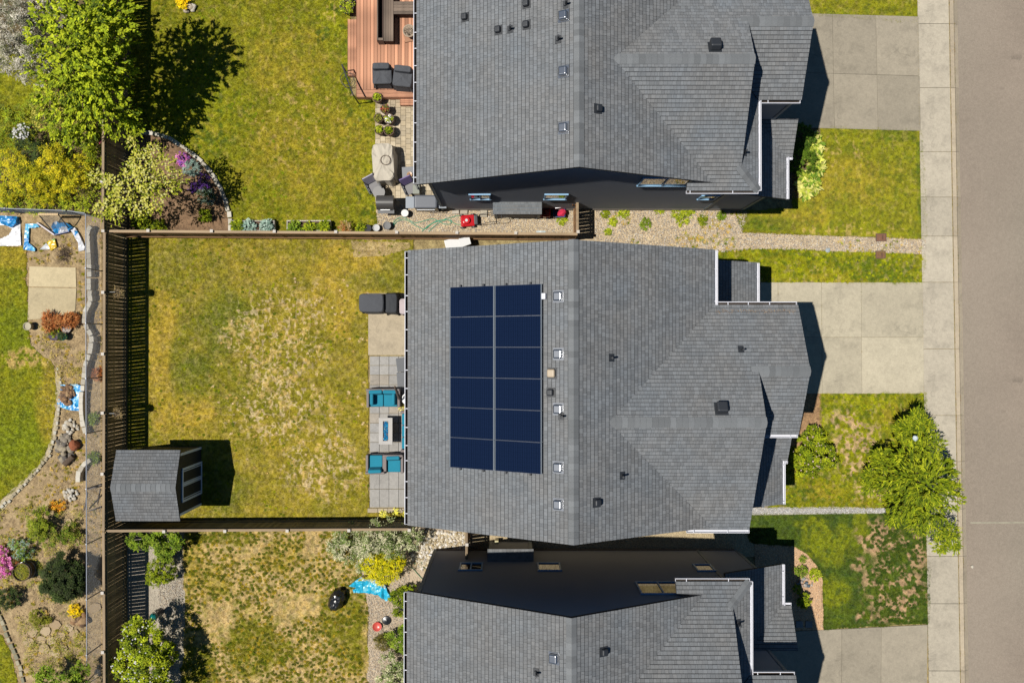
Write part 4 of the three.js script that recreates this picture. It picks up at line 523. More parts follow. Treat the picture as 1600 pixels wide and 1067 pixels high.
function leaves(b, blobs, n, [len, wid], pal, { clump = 0.3, up = 0.55, fill = 0.35, flat = 0.8, tilt = 0.7, low = -0.35, spray = 0, few = false, bright = 1.8, twig = 0 } = {}) {
  const W = blobs.map((q) => q[3] ** 2), tot = W.reduce((a, c) => a + c, 0), mx_ = blobs.reduce((a, q) => a + q[0] * q[3], 0) / blobs.reduce((a, q) => a + q[3], 0), mz_ = blobs.reduce((a, q) => a + q[2] * q[3], 0) / blobs.reduce((a, q) => a + q[3], 0), cl = [];
  for (const [i, q] of blobs.entries()) { const m = Math.max(4, Math.round(W[i] / (clump * clump * q[3] * q[3] * (few ? 0.55 : 0.26)))); for (let k = 0; k < m; k++) { const y = R(low, 1), a = R(0, 6.283), rr = Math.sqrt(Math.max(0, 1 - y * y)), f = rnd() < fill ? R(0.3, 0.8) : R(0.78, 1.06) + (rnd() < 0.18 ? R(0, 0.28) : 0); cl.push([q[0] + Math.cos(a) * rr * f * q[3], Math.max(0.04, q[1] + y * f * q[3] * (q[4] ?? flat)), q[2] + Math.sin(a) * rr * f * q[3], q[3] * clump * R(0.6, 1.15), Math.cos(a) * rr, y, Math.sin(a) * rr, R(0.75, 1.2), pick(pal), W[i] / m, ...((q) => [Math.cos(q), Math.sin(q)])((rnd() < 0.5 ? a : Math.atan2(q[2] + Math.sin(a) * rr * q[3] - mz_, q[0] + Math.cos(a) * rr * q[3] - mx_)) + gauss() * 0.8)]); } }
  for (const c of cl) {
    const q_ = n * c[9] / tot, m = few ? Math.floor(q_) + (rnd() < q_ % 1 ? 1 : 0) : Math.max(3, Math.round(q_));
    for (let i = 0; i < m; i++) {
      const tw = twig ? rnd() * twig * c[7] : 0, sg = twig ? 0.34 : 0.75, x = c[0] + c[10] * tw + gauss() * c[3] * sg * (1 - 0.5 * tw), y = Math.max(0.015, c[1] + tw * 0.12 + gauss() * c[3] * 0.45 * (twig ? 0.5 : 1)), z = c[2] + c[11] * tw + gauss() * c[3] * sg * (1 - 0.5 * tw), l = len * R(0.65, 1.25), w = wid * R(0.7, 1.2) / 2;
      let dx = gauss() * (twig ? 0.7 : 1) + c[10] * (twig ? 0.9 : 0) + (spray ? (x - c[0]) / c[3] * spray : 0) + c[4] * 0.5, dy = gauss() * tilt * 0.6 + 0.1, dz = gauss() * (twig ? 0.7 : 1) + c[11] * (twig ? 0.9 : 0) + (spray ? (z - c[2]) / c[3] * spray : 0) + c[6] * 0.5; const q = Math.hypot(dx, dy, dz) || 1; dx /= q; dy /= q; dz /= q;
      let nx = c[4] * (1 - up) + gauss() * 0.35 * tilt, ny = up + c[5] * 0.3 + Math.abs(gauss()) * 0.2, nz = c[6] * (1 - up) + gauss() * 0.35 * tilt; let sx = dy * nz - dz * ny, sy = dz * nx - dx * nz, sz = dx * ny - dy * nx; const sl = Math.hypot(sx, sy, sz) || 1; sx *= w / sl; sy *= w / sl; sz *= w / sl;
      const k0 = rnd() < 0.6 ? c[8] : pick(pal), g = bright * c[7] * R(0.8, 1.2), k = [k0[0] * g, k0[1] * g, k0[2] * g], mx = x + dx * l * 0.45, my = y + dy * l * 0.45 - w * 0.25, mz = z + dz * l * 0.45, tp = [x + dx * l, Math.max(0.01, y + dy * l - l * 0.12), z + dz * l];
      b.tri([x, y, z], [mx + sx, my + sy + w * 0.4, mz + sz], tp, k); b.tri([x, y, z], tp, [mx - sx, my - sy + w * 0.4, mz - sz], k);
    }
  }
}
const bark = mat(A(120, 100, 82), 0.9, { map: T.wood }), barkD = mat(A(92, 80, 70), 0.9, { map: T.wood });
function plant(name, label, cat, pxBlobs, n, leaf, pal, o = {}) {   // pxBlobs: [px, py, height, radius, flatness]
  const bl = pxBlobs.map(([x, y, h, r, f]) => { const q = P(x, y, h); return [q[0], h, q[2], r, f]; });
  const base = o.base ? P(o.base[0], o.base[1], 0) : [bl[0][0], 0, bl[0][2]], t = thing(name, label, cat, base, 0, o.group);
  const b = new MB(); leaves(b, bl, n * 1.6, leaf, pal, o); b.build(o.crown ?? 'foliage', MT.leaf, t, base);
  if (o.trunk) { const tr = new MB(), r = o.trunk, top = Math.min(...bl.map((q) => q[1])) * 0.6; tr.limb([base[0], 0, base[2]], [base[0] + 0.05, top, base[2]], r, r * 0.75); for (const q of bl.slice(0, 9)) { const md = [mix(base[0], q[0], 0.55), mix(top, q[1], 0.45), mix(base[2], q[2], 0.55)]; tr.limb([base[0] + 0.05, top, base[2]], md, r * 0.6, r * 0.35); tr.limb(md, [q[0], q[1] + q[3] * 0.3, q[2]], r * 0.35, r * 0.12); } tr.build('trunk', o.bark ?? bark, t, base); }
  if (o.flowers) { const f = new MB(), [fp, fn, fl] = o.flowers, fb = o.fblobs ? o.fblobs.map(([x, y, h, r, k]) => { const q = P(x, y, h); return [q[0], h, q[2], r, k]; }) : bl.map((q) => [q[0], q[1] + 0.03, q[2], q[3] * 1.02, q[4]]); leaves(f, fb, fn, fl, fp, { few: true, bright: 1, clump: o.fclump ?? 0.14, up: 0.9, tilt: 0.3, fill: 0.05, low: 0.1 }); f.build('flowers', MT.petal, t, base).userData.kind = 'stuff'; }
  return t;
}
// upper left garden
plant('leafy_tree', 'tall bright green tree leaning over the fence in the upper left', 'tree', [[170, 38, 4.7, 0.95], [134, 30, 5.0, 1.1], [124, 78, 4.5, 0.9], [156, 96, 4.2, 0.8], [124, 128, 4.0, 0.95], [160, 145, 3.6, 0.8], [94, 150, 3.2, 0.8], [134, 178, 2.8, 0.8], [174, 178, 2.6, 0.5], [84, 20, 4.4, 0.7], [104, 190, 2.4, 0.7], [198, 172, 2.4, 0.32], [166, 8, 4.6, 0.8], [174, 70, 3.4, 0.75], [178, 110, 3.0, 0.7], [174, 145, 2.6, 0.65], [170, 20, 3.6, 0.8], [154, 60, 4.0, 0.9], [142, 20, 2.0, 0.75], [144, 60, 2.2, 0.8], [146, 105, 2.0, 0.8], [146, 150, 1.8, 0.75], [140, 188, 1.6, 0.7], [160, 90, 3, 0.7], [162, 130, 2.8, 0.6], [74, 60, 3.6, 0.7], [69, 100, 2.8, 0.6], [186, 60, 4.0, 0.25], [190, 30, 4.2, 0.25], [196, 120, 3.2, 0.25], [202, 190, 2.3, 0.2], [210, 200, 2.1, 0.14], [180, 200, 2.2, 0.3], [119, 215, 2.0, 0.4]], 15000, [0.13, 0.075], G.green.concat(G.lime.slice(0, 2)), { base: [130, 80], trunk: 0.1, bright: 1.95, twig: 0.25, crown: 'crown', clump: 0.26, fill: 0.3, up: 0.6 });
plant('silver_tree', 'silvery grey leaved tree in the upper left corner', 'tree', [[20, 40, 3.2, 1.0], [35, 75, 2.8, 0.8], [70, 75, 2.4, 0.6], [55, 100, 2.6, 0.8], [20, 90, 2.4, 0.7], [85, 100, 2.0, 0.5], [90, 22, 2.6, 0.5], [60, 8, 3, 0.5]], 9000, [0.11, 0.034], G.silver, { base: [66, 40], trunk: 0.16, crown: 'crown', clump: 0.24, bark: barkD });
plant('garden_shrub', 'loose mid green shrub between the silver tree and the fence', 'shrub', [[105, 120, 1.4, 0.7], [80, 150, 1.2, 0.7], [110, 185, 1.2, 0.7], [70, 185, 1.0, 0.6]], 5200, [0.08, 0.04], G.olive, { bright: 2.5, clump: 0.24, flowers: [G.red, 60, [0.06, 0.05]] });
plant('white_rose_bush', 'dark shrub with a cluster of white blossoms in the left garden', 'shrub', [[40, 215, 1.0, 0.55], [58, 240, 0.9, 0.5]], 2600, [0.06, 0.035], G.dark, { flowers: [G.white, 90, [0.09, 0.08]], fblobs: [[33, 206, 1.4, 0.3]] });
plant('golden_conifer', 'spreading golden green shrub filling the bed above the chain link fence', 'shrub', [[90, 255, 0.9, 0.8], [45, 275, 0.9, 0.8], [110, 285, 0.7, 0.7], [20, 255, 0.8, 0.6], [70, 300, 0.6, 0.6], [15, 300, 0.5, 0.5], [130, 255, 0.7, 0.4]], 9000, [0.09, 0.03], [A(172, 160, 24), A(140, 140, 20), A(120, 126, 22), A(190, 176, 34)], { bright: 2.5, clump: 0.22, spray: 0.8 });
plant('garden_shrub', 'small green shrub with one magenta bloom beside the fence post', 'shrub', [[148, 238, 0.6, 0.45], [152, 222, 0.5, 0.3]], 1600, [0.07, 0.035], G.green, { flowers: [[A(214, 50, 120)], 10, [0.08, 0.07]], fblobs: [[160, 219, 0.8, 0.14]] });
plant('low_hedge', 'low lime green growth along the chain link fence corner', 'shrub', [[10, 318, 0.3, 0.4], [60, 318, 0.3, 0.5], [105, 318, 0.3, 0.4], [128, 322, 0.3, 0.3]], 1800, [0.07, 0.035], G.lime);
plant('flowering_dogwood', 'shrub covered in cream yellow blossoms at the fence corner', 'shrub', [[222, 255, 3.3, 0.42], [240, 240, 3.1, 0.3], [255, 262, 3.2, 0.38], [228, 285, 3.4, 0.42], [258, 292, 3.0, 0.36], [196, 300, 3.0, 0.4], [215, 322, 2.8, 0.36], [240, 315, 2.9, 0.34], [176, 285, 2.8, 0.3], [150, 276, 2.6, 0.26], [178, 318, 2.6, 0.34], [158, 328, 2.4, 0.28], [206, 222, 2.8, 0.2], [276, 280, 2.8, 0.26], [205, 270, 2.9, 0.28], [185, 335, 2.4, 0.26]], 1500, [0.09, 0.05], [A(160, 168, 34), A(130, 146, 28), A(186, 190, 50)], { bright: 1.5, twig: 0.25, base: [222, 292], trunk: 0.045, fill: 0.2, clump: 0.34, flat: 0.45, flowers: [G.cream, 1150, [0.1, 0.09]], fclump: 0.12 });
plant('lilac_flowers', 'patch of pale purple flowers inside the curved stone edging', 'flowers', [[285, 250, 0.15, 0.28]], 900, [0.05, 0.03], G.purple.concat(G.pink), { flat: 0.4 });
plant('violet_flowers', 'patch of deep violet flowers beside the silver shrub', 'flowers', [[316, 284, 0.15, 0.34], [300, 292, 0.12, 0.2]], 1100, [0.05, 0.03], [A(110, 60, 160), A(80, 44, 120), A(60, 60, 50)], { flat: 0.4 });
plant('silver_shrub', 'round silver blue shrub between the two purple patches', 'shrub', [[298, 264, 0.25, 0.32]], 1100, [0.07, 0.02], G.blue);
plant('silver_shrub', 'round silver blue shrub lowest inside the curved bed', 'shrub', [[323, 308, 0.3, 0.34]], 1300, [0.07, 0.02], G.blue.concat(G.dark));
plant('garden_shrub', 'small green plant at the bottom of the curved flower bed', 'plant', [[320, 336, 0.2, 0.25]], 500, [0.08, 0.04], G.green);
plant('garden_shrub', 'bushy green plant behind the raised beds, close to the corner fence', 'plant', [[222, 350, 0.3, 0.4], [245, 356, 0.25, 0.3]], 1400, [0.08, 0.04], G.green);
plant('yellow_flowers', 'clump of bright yellow flowers at the top of the upper lawn', 'flowers', [[284, 3, 0.25, 0.24]], 700, [0.06, 0.04], G.yellow, { flat: 0.6 });
function cover(name, poly, n, r, h, [len, wid], pal, dens = 1) {   // low plants nobody could count
  const b = new MB(), [x0, z0, x1, z1] = bbox(poly); let k = 0; while (k < n) { const x = R(x0, x1), z = R(z0, z1); if (!inside(poly, x, z)) continue; k++; if (fbm(x * 0.9, z * 0.9, 601, 2) < 0.36) continue; const q = r * R(0.5, 1.2); leaves(b, [[x, h * R(0.3, 1), z, q, 0.6]], 46 * dens, [len, wid], [pick(pal), pick(pal)], { clump: 0.5, low: 0, bright: 2.3 }); }
  const m = b.build(name, MT.leaf, scene); m.userData.kind = 'stuff';
}
cover('ground_cover', px([[-40, 120], [60, 120], [110, 60], [200, 40], [200, 330], [-40, 320]]), 330, 0.26, 0.35, [0.08, 0.035], G.olive.concat(G.mid, G.green));
cover('ground_cover', px([[-30, 800], [60, 790], [132, 800], [132, 1070], [50, 1070], [20, 960], [-30, 940]]), 340, 0.2, 0.1, [0.06, 0.022], [A(140, 140, 40), A(160, 150, 60), A(110, 120, 34), A(180, 164, 90), A(126, 134, 40)], 0.8);
cover('ground_cover', px([[60, 520], [130, 530], [130, 600], [95, 600], [84, 570]]), 40, 0.18, 0.06, [0.06, 0.02], [A(180, 160, 90), A(150, 140, 60)], 0.7);
// left yard, lower half
plant('round_bush', 'large round dark green bush against the chain link fence', 'bush', [[100, 902, 0.7, 0.92, 0.75], [100, 902, 0.95, 0.6, 0.6], [92, 912, 0.8, 0.5, 0.6]], 15000, [0.07, 0.04], G.dark, { clump: 0.22, fill: 0.05, bright: 1.5 });
plant('garden_bush', 'bright green bush above the wooden barrel', 'bush', [[62, 812, 0.5, 0.5], [58, 830, 0.4, 0.4]], 2200, [0.07, 0.035], [A(128, 142, 30), A(104, 122, 30), A(150, 158, 44)], {});
plant('garden_bush', 'darker green bush right of the bright bush by the barrel', 'bush', [[90, 838, 0.35, 0.4], [72, 842, 0.3, 0.35], [110, 828, 0.3, 0.35], [120, 842, 0.2, 0.25]], 2400, [0.06, 0.03], G.mid.concat(G.olive));
plant('garden_bush', 'grey green mound left of the bright bush', 'bush', [[34, 858, 0.3, 0.4], [20, 850, 0.3, 0.2]], 1300, [0.06, 0.03], G.blue.concat(G.mid));
plant('pink_bush', 'pink flowering bush at the left edge of the picture', 'bush', [[2, 885, 0.4, 0.45], [-2, 865, 0.4, 0.3]], 1500, [0.06, 0.04], G.pink);
plant('garden_bush', 'dark round bush at the left edge below the pink one', 'bush', [[12, 936, 0.35, 0.42]], 1700, [0.06, 0.03], G.dark);
plant('garden_bush', 'low olive green mound above the flagstones', 'bush', [[58, 964, 0.2, 0.34], [72, 968, 0.15, 0.2]], 1000, [0.05, 0.03], [A(140, 140, 40), A(120, 124, 36)], { flat: 0.5 });
plant('yellow_plant', 'bright yellow plant beside the chain link fence', 'plant', [[116, 956, 0.15, 0.27]], 900, [0.05, 0.03], G.yellow.concat([A(214, 190, 40)]), { flat: 0.5 });
plant('red_leaf_plant', 'rusty red leaved plant left of the barrel', 'plant', [[24, 882, 0.25, 0.3], [30, 872, 0.2, 0.2]], 900, [0.05, 0.03], [A(150, 84, 50), A(120, 96, 44), A(96, 90, 40)]);
plant('orange_flowers', 'orange flowers below the white stone heap', 'flowers', [[92, 792, 0.12, 0.26], [82, 790, 0.1, 0.2]], 600, [0.05, 0.03], [A(226, 150, 40), A(232, 180, 40), A(150, 140, 60)], { flat: 0.5 });
plant('small_tree', 'small green tree cut by the bottom edge, left of the fence', 'tree', [[70, 1062, 1.0, 0.45], [110, 1075, 1.6, 0.6], [125, 1050, 1.4, 0.4]], 2600, [0.09, 0.05], G.mid, { base: [105, 1085], trunk: 0.05, crown: 'crown' });
plant('flowering_shrub', 'tall green shrub with white blossoms in the bottom left', 'shrub', [[220, 1000, 1.7, 0.75], [235, 1045, 1.8, 0.8], [200, 1040, 1.5, 0.6], [255, 1020, 1.4, 0.5], [215, 1075, 1.6, 0.7], [250, 1075, 1.5, 0.6], [205, 985, 1.4, 0.35]], 6800, [0.1, 0.06], G.lime.slice(0, 2).concat(G.green), { base: [232, 1030], trunk: 0.06, flowers: [G.white, 170, [0.08, 0.07]], fclump: 0.1 });
plant('ball_shrub', 'clipped green ball shrub beside the gravel in the lower yard', 'shrub', [[253, 890, 0.5, 0.55], [240, 905, 0.3, 0.3]], 3200, [0.06, 0.03], G.green, { clump: 0.18, fill: 0.1 });
plant('garden_shrub', 'leafy green shrub under the fence corner of the lower yard', 'shrub', [[215, 842, 0.9, 0.4], [245, 846, 0.9, 0.5], [270, 848, 0.8, 0.4], [258, 866, 0.6, 0.35]], 3200, [0.09, 0.05], G.mid);
plant('variegated_shrub', 'wide cream and green variegated shrub along the lower fence', 'shrub', [[545, 850, 0.9, 0.7], [585, 838, 1.2, 0.75], [615, 845, 1.1, 0.7], [570, 870, 0.7, 0.6], [640, 838, 0.9, 0.5], [525, 856, 0.6, 0.4], [610, 866, 0.8, 0.45]], 8000, [0.1, 0.032], G.varieg, { clump: 0.24, spray: 0.6 });
plant('golden_cypress', 'bright yellow green clipped bush below the variegated shrub', 'bush', [[586, 884, 0.95, 0.5, 0.7], [606, 886, 1.0, 0.55, 0.7], [616, 878, 0.9, 0.42, 0.8], [574, 878, 0.85, 0.36, 0.8], [598, 896, 0.8, 0.45, 0.8]], 7000, [0.06, 0.025], G.gold, { clump: 0.2, fill: 0.05, bright: 2.1 });
plant('garden_bush', 'rounded green bush at the corner of the lower house', 'bush', [[628, 942, 0.5, 0.55], [640, 930, 0.5, 0.4]], 2800, [0.07, 0.04], G.green, {});
plant('garden_bush', 'green bush below the red saucer, against the lower house', 'bush', [[625, 998, 0.4, 0.5], [640, 1010, 0.4, 0.4]], 2200, [0.07, 0.04], G.mid, {});
plant('spiky_plant', 'small spiky olive plant left of the bush below the red saucer', 'plant', [[598, 1003, 0.2, 0.3]], 600, [0.12, 0.02], [A(96, 96, 40), A(120, 110, 50)], { spray: 1.5 });
plant('variegated_shrub', 'pale variegated shrub at the bottom edge beside the lower house', 'shrub', [[615, 1040, 0.5, 0.55], [625, 1065, 0.5, 0.5], [605, 1065, 0.4, 0.4]], 3000, [0.09, 0.03], G.varieg);
// front gardens
plant('street_tree', 'green street tree with narrow leaves spreading over the pavement', 'tree', [[1438, 752, 2.47, 0.882], [1400, 738, 1.995, 0.546], [1462, 742, 2.185, 0.63], [1418, 712, 2.28, 0.588], [1439, 690, 2.375, 0.42], [1477, 775, 1.9, 0.504], [1447, 795, 1.995, 0.63], [1410, 782, 1.805, 0.588], [1434, 815, 1.615, 0.336], [1383, 755, 1.52, 0.378], [1378, 720, 1.805, 0.252], [1420, 668, 2.28, 0.2352], [1436, 662, 2.28, 0.21], [1482, 830, 1.71, 0.2352], [1488, 848, 1.615, 0.1344], [1466, 822, 1.71, 0.336], [1460, 700, 2.09, 0.294], [1433, 652, 2.28, 0.1176], [1410, 672, 2.09, 0.1176], [1376, 716, 1.71, 0.1344], [1364, 744, 1.52, 0.1512], [1360, 760, 1.425, 0.1344], [1474, 728, 1.995, 0.168], [1470, 850, 1.52, 0.1344], [1398, 806, 1.425, 0.21], [1450, 672, 2.09, 0.1344], [1423, 745, 2.85, 0.42], [1447, 762, 2.66, 0.42]], 6800, [0.17, 0.045], [A(140, 154, 18), A(116, 134, 16), A(170, 176, 34), A(92, 112, 18)], { bright: 1.65, twig: 0.26, base: [1422, 742], trunk: 0.08, crown: 'crown', clump: 0.2, spray: 0, up: 0.5 });
plant('rose_bush', 'green rose bush with pink blooms beside the middle porch', 'bush', [[1268, 704, 0.6, 0.7], [1285, 712, 0.5, 0.5], [1262, 728, 0.5, 0.5], [1270, 682, 0.5, 0.4], [1300, 722, 0.4, 0.25]], 3600, [0.08, 0.05], G.green, { flowers: [[A(226, 190, 170), A(236, 206, 190)], 60, [0.08, 0.07]], fill: 0.3 });
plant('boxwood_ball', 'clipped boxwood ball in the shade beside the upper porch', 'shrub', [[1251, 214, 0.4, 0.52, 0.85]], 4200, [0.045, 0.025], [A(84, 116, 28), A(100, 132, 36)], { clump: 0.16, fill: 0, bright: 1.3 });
plant('boxwood_ball', 'clipped boxwood ball in the sun beside the upper porch', 'shrub', [[1254, 252, 0.4, 0.56, 0.85]], 4600, [0.045, 0.025], [A(104, 136, 28), A(120, 150, 36), A(92, 120, 26)], { clump: 0.16, fill: 0, bright: 1.3 });
for (const [i, [x, y, l]] of [[1272, 226, 'yellow edged hosta nearest the upper driveway'], [1273, 260, 'yellow edged hosta, middle one beside the sunlit boxwood ball'], [1264, 290, 'largest yellow edged hosta at the lower end of the bed']].entries()) plant('hosta', l, 'plant', [[x, y, 0.16, i === 2 ? 0.42 : 0.32]], i === 2 ? 150 : 100, [0.26, 0.13], [A(170, 180, 60), A(196, 200, 90), A(110, 140, 40), A(210, 206, 120)], { spray: 1.6, flat: 0.5, up: 0.8, group: 'hostas in the upper front bed' });
plant('ball_shrub', 'small round green shrub in the bark bed of the lower house', 'shrub', [[1252, 893, 0.2, 0.25]], 900, [0.04, 0.02], G.mid, { clump: 0.2 });
plant('lime_plant', 'small lime green plant right of the round shrub in the bark bed', 'plant', [[1274, 898, 0.12, 0.22]], 350, [0.08, 0.03], G.lime, { flat: 0.5 });
plant('garden_shrub', 'green shrub half in house shadow in the bark bed', 'shrub', [[1256, 938, 0.3, 0.28], [1246, 920, 0.2, 0.15]], 900, [0.06, 0.04], G.green);
plant('garden_shrub', 'tiny weed at the top of the bark bed', 'plant', [[1255, 874, 0.08, 0.14]], 120, [0.08, 0.025], G.mid, { flat: 0.5 });
for (const [x, y, r, l] of [[1030, 326, 0.2, 'bright green weed closest to the upper house wall'], [1064, 338, 0.36, 'widest green weed patch in the side gravel'], [1078, 330, 0.2, 'small weed right beside the widest weed patch'], [946, 334, 0.16, 'weed nearest the side gate in the gravel'], [974, 332, 0.2, 'yellow green weed between the gate and the bright weed'], [958, 346, 0.16, 'grey green weed in the middle of the side gravel'], [1010, 350, 0.22, 'dusty dark green weed halfway along the side gravel'], [950, 362, 0.12, 'tiny round weed beside the middle house roof'], [1098, 344, 0.2, 'pale weed left of the front lawn'], [1128, 336, 0.18, 'last weed before the front lawn begins'], [878, 343, 0.2, 'green weed below the blue bin at the gate']]) plant('weed', l, 'weed', [[x, y, 0.06, r]], Math.round(r * 1400), [0.07, 0.03], pick([G.mid, G.green, G.lime]), { flat: 0.35, group: 'weeds in the side gravel' });

// ---------------------------------------------------------------- small things: helpers
const K = { teal: A(20, 140, 168), wicker: A(128, 120, 120), dark: S(46, 48, 52), char: S(66, 68, 73), beige: A(222, 212, 194), pinkish: A(214, 198, 200), lav: A(206, 200, 220), rust: A(150, 80, 56), red: A(206, 30, 40), blue: A(40, 130, 206), white: A(234, 234, 234), grey: A(150, 150, 152), clay: A(150, 122, 104), pot: A(120, 110, 104) };
function drape(b, x, z, w, d, h, { turn = 0, taper = 0.88, fold = 0.04, bump = 0.03, ball = 0.28, k, s = 1, y = 0.01 } = {}) {   // a cover hanging over something boxy
  const N = 40, rings = [[0, 1.0, 1], [0.12, 0.985, 0.9], [0.35, 0.96, 0.7], [0.6, 0.93, 0.45], [0.85, mix(1, taper, 0.9), 0.25], [0.96, taper, 0.12], [1, taper * 0.93, 0.05], [1.02, taper * 0.6, 0], [1.03, taper * 0.3, 0], [1.03, 0.001, 0]], co = Math.cos(turn), si = Math.sin(turn);
  const P3 = (j, i) => { const [t, r, f] = rings[j], a = i / N * 2 * Math.PI, c = Math.cos(a), q = Math.sin(a), e = ball, X = Math.sign(c) * Math.abs(c) ** e, Z = Math.sign(q) * Math.abs(q) ** e, m = 1 + fold * f * (Math.sin(a * 9 + s * 3) + 0.6 * Math.sin(a * 17 + s)), u = X * r * m * w / 2, v = Z * r * m * d / 2, hh = y + h * t + (j > 5 ? bump * (fbm(u * 5 + s * 9, v * 5, 7) - 0.5) * 2 : 0); return [x + u * co + v * si, hh, z - u * si + v * co]; };
  for (let j = 0; j + 1 < rings.length; j++) for (let i = 0; i < N; i++) b.quad(P3(j, i), P3(j + 1, i), P3(j + 1, (i + 1) % N), P3(j, (i + 1) % N), k);
}
function crumple(b, poly, { h = 0.08, cell = 0.07, k, k2, s = 0, y = 0.012, split = 0.55 } = {}) {   // a creased sheet lying on the ground
  const [x0, z0, x1, z1] = bbox(poly), f = (x, z) => { const e = Math.abs(fbm(x * 4 + s, z * 4 - s, 400 + s, 2) - 0.5) * 2, g = Math.abs(vn(x * 9, z * 9, 410 + s) - 0.5); return y + h * (1 - e) * 0.7 + h * 0.5 * g; };
  for (let x = x0; x < x1; x += cell) for (let z = z0; z < z1; z += cell) {
    const c = clipRect(poly, x, x + cell, z, z + cell); if (c.length < 3) continue; const kk = k2 && fbm(x * 3 + s, z * 3, 420 + s, 2) > split ? k2 : k;
    b.fan(c.map((q) => [q[0], f(q[0], q[1]), q[1]]), kk);
    for (let i = 0; i < c.length; i++) { const a = c[i], e = c[(i + 1) % c.length], on = [[0, x], [0, x + cell], [1, z], [1, z + cell]].some(([ax, v]) => Math.abs(a[ax] - v) < 1e-6 && Math.abs(e[ax] - v) < 1e-6); if (!on) b.quad([a[0], f(...a), a[1]], [e[0], f(...e), e[1]], [e[0], 0.004, e[1]], [a[0], 0.004, a[1]], kk); }
  }
}
const stoneG = (() => { const g = new THREE.IcosahedronGeometry(1, 1); const l = []; for (let v = 0; v < 4; v++) { const m = g.clone(), p = m.attributes.position; for (let i = 0; i < p.count; i++) { const x = p.getX(i), y = p.getY(i), z = p.getZ(i), f = 0.75 + 0.5 * vn(x * 1.7 + v * 7 + 9, y * 1.7 + z * 1.3 + v + 9, 500 + v); p.setXYZ(i, x * f, y * f, z * f); } m.computeVertexNormals(); l.push(m); } return l; })();
function stones(parent, o, list, mats, name = 'stone') { for (const [x, y, z, r, fl = 0.6] of list) { const m = new THREE.Mesh(pick(stoneG), pick(mats)); m.name = name; m.position.set(x - o[0], y - o[1], z - o[2]); m.rotation.set(R(-0.3, 0.3), R(0, 6.3), R(-0.3, 0.3)); m.scale.set(r, r * fl, r * R(0.7, 1)); m.castShadow = m.receiveShadow = true; parent.add(m); } }
const stoneM = (cs) => cs.map((c) => mat(A(...c), 0.9, { map: T.stone }));
const one = (name, label, cat, at, fn, turn = 0, group) => { const t = thing(name, label, cat, at, turn, group); fn(t); return t; };
const part = (t, name, m, fn) => { const b = new MB(); fn(b); return b.build(name, m, t); };
const at = (x, y, h = 0) => P(x, y, h);
function pot(name, label, x, y, r, h, k, o = {}) {
  return one(name, label, o.cat ?? 'pot', at(x, y), (t) => {
    part(t, 'rim', MT.stone, (b) => b.lathe([[r * 0.72, 0], [r * 0.95, h * 0.86], [r * 1.03, h * 0.88], [r * 1.03, h], [r * 0.9, h], [r * 0.86, h * 0.84], [0.001, h * 0.84]], 0, 0.01, 0, 18, k));
    part(t, 'soil', MT.soil(A(96, 80, 66)), (b) => b.cyl(0, h * 0.8, 0, r * 0.87, r * 0.87, h * 0.07, 16));
    if (o.pal) { const b = new MB(); leaves(b, [[0, h + (o.up ?? 0.04), 0, r * (o.sz ?? 0.8), 0.6]], o.n ?? 170, o.leaf ?? [0.08, 0.04], o.pal, { low: -0.1 }); b.build('plant', MT.leaf, t); }
  }, R(0, 6), o.group);
}
// ---------------------------------------------------------------- middle patio
one('grill_cover', 'barbecue under a black cover at the end of the middle patio', 'grill cover', at(594, 475, 0), (t) => { part(t, 'cover', MT.cloth, (b) => { drape(b, -0.22, 0, 1.15, 0.86, 1.0, { taper: 0.9, k: K.char, s: 2, ball: 0.3 }); }); part(t, 'side_shelf_cover', MT.cloth, (b) => drape(b, 0.58, 0.0, 0.6, 0.95, 0.8, { taper: 0.84, k: K.dark, s: 5, fold: 0.07 })); });
one('box_cover', 'pale pinkish cover beside the black barbecue cover', 'cover', at(634, 480), (t) => part(t, 'cover', MT.cloth, (b) => drape(b, 0.25, 0, 0.95, 0.72, 0.7, { k: K.pinkish, s: 7, taper: 0.92 })));
const wickerM = mat(A(128, 118, 116).map((x) => x * 1.5), 0.8, { map: T.weave }), tealM = mat(A(16, 146, 176), 0.9, { map: T.cloth, sheen: 0.3 });
function sofa(name, label, cat, pos, turn, w, seats, pillows) {
  return one(name, label, cat, pos, (t) => {
    part(t, 'base', wickerM, (b) => b.rbox(0, 0.2, 0, w, 0.28, 0.76, 0.03)); part(t, 'backrest', wickerM, (b) => b.rbox(0, 0.42, -0.36, w, 0.66, 0.1, 0.03));
    for (const s of [-1, 1]) part(t, 'arm', wickerM, (b) => b.rbox(s * (w / 2 - 0.055), 0.36, 0.02, 0.11, 0.5, 0.74, 0.03));
    const cw = (w - 0.24) / seats;
    for (let i = 0; i < seats; i++) { const x = -w / 2 + 0.12 + cw * (i + 0.5); part(t, 'seat_cushion', tealM, (b) => b.rbox(x, 0.41, 0.06, cw - 0.015, 0.14, 0.6, 0.05)); part(t, 'back_cushion', tealM, (b) => b.rbox(x, 0.62, -0.25, cw - 0.01, 0.4, 0.17, 0.07, R(-0.05, 0.05), null, -0.25)); }
    for (const s of pillows) part(t, 'pillow', tealM, (b) => b.rbox(s * (w / 2 - 0.22), 0.6, 0.03, 0.14, 0.4, 0.5, 0.06, 0, null, 0, s * 0.25));
  }, turn);
}
sofa('loveseat', 'wicker loveseat with teal cushions at the top of the paved patio', 'sofa', at(602, 621, 0.1), 0, 1.42, 2, [-1, 1]);
sofa('wicker_sofa', 'teal cushioned sofa along the house, mostly hidden under the gutter', 'sofa', at(643, 672, 0.1), -Math.PI / 2, 1.75, 3, []);
sofa('armchair', 'wicker armchair with teal cushions, the one nearer the lawn', 'armchair', at(590, 722, 0.1), Math.PI, 0.82, 1, []).userData.group = 'armchairs on the middle patio';
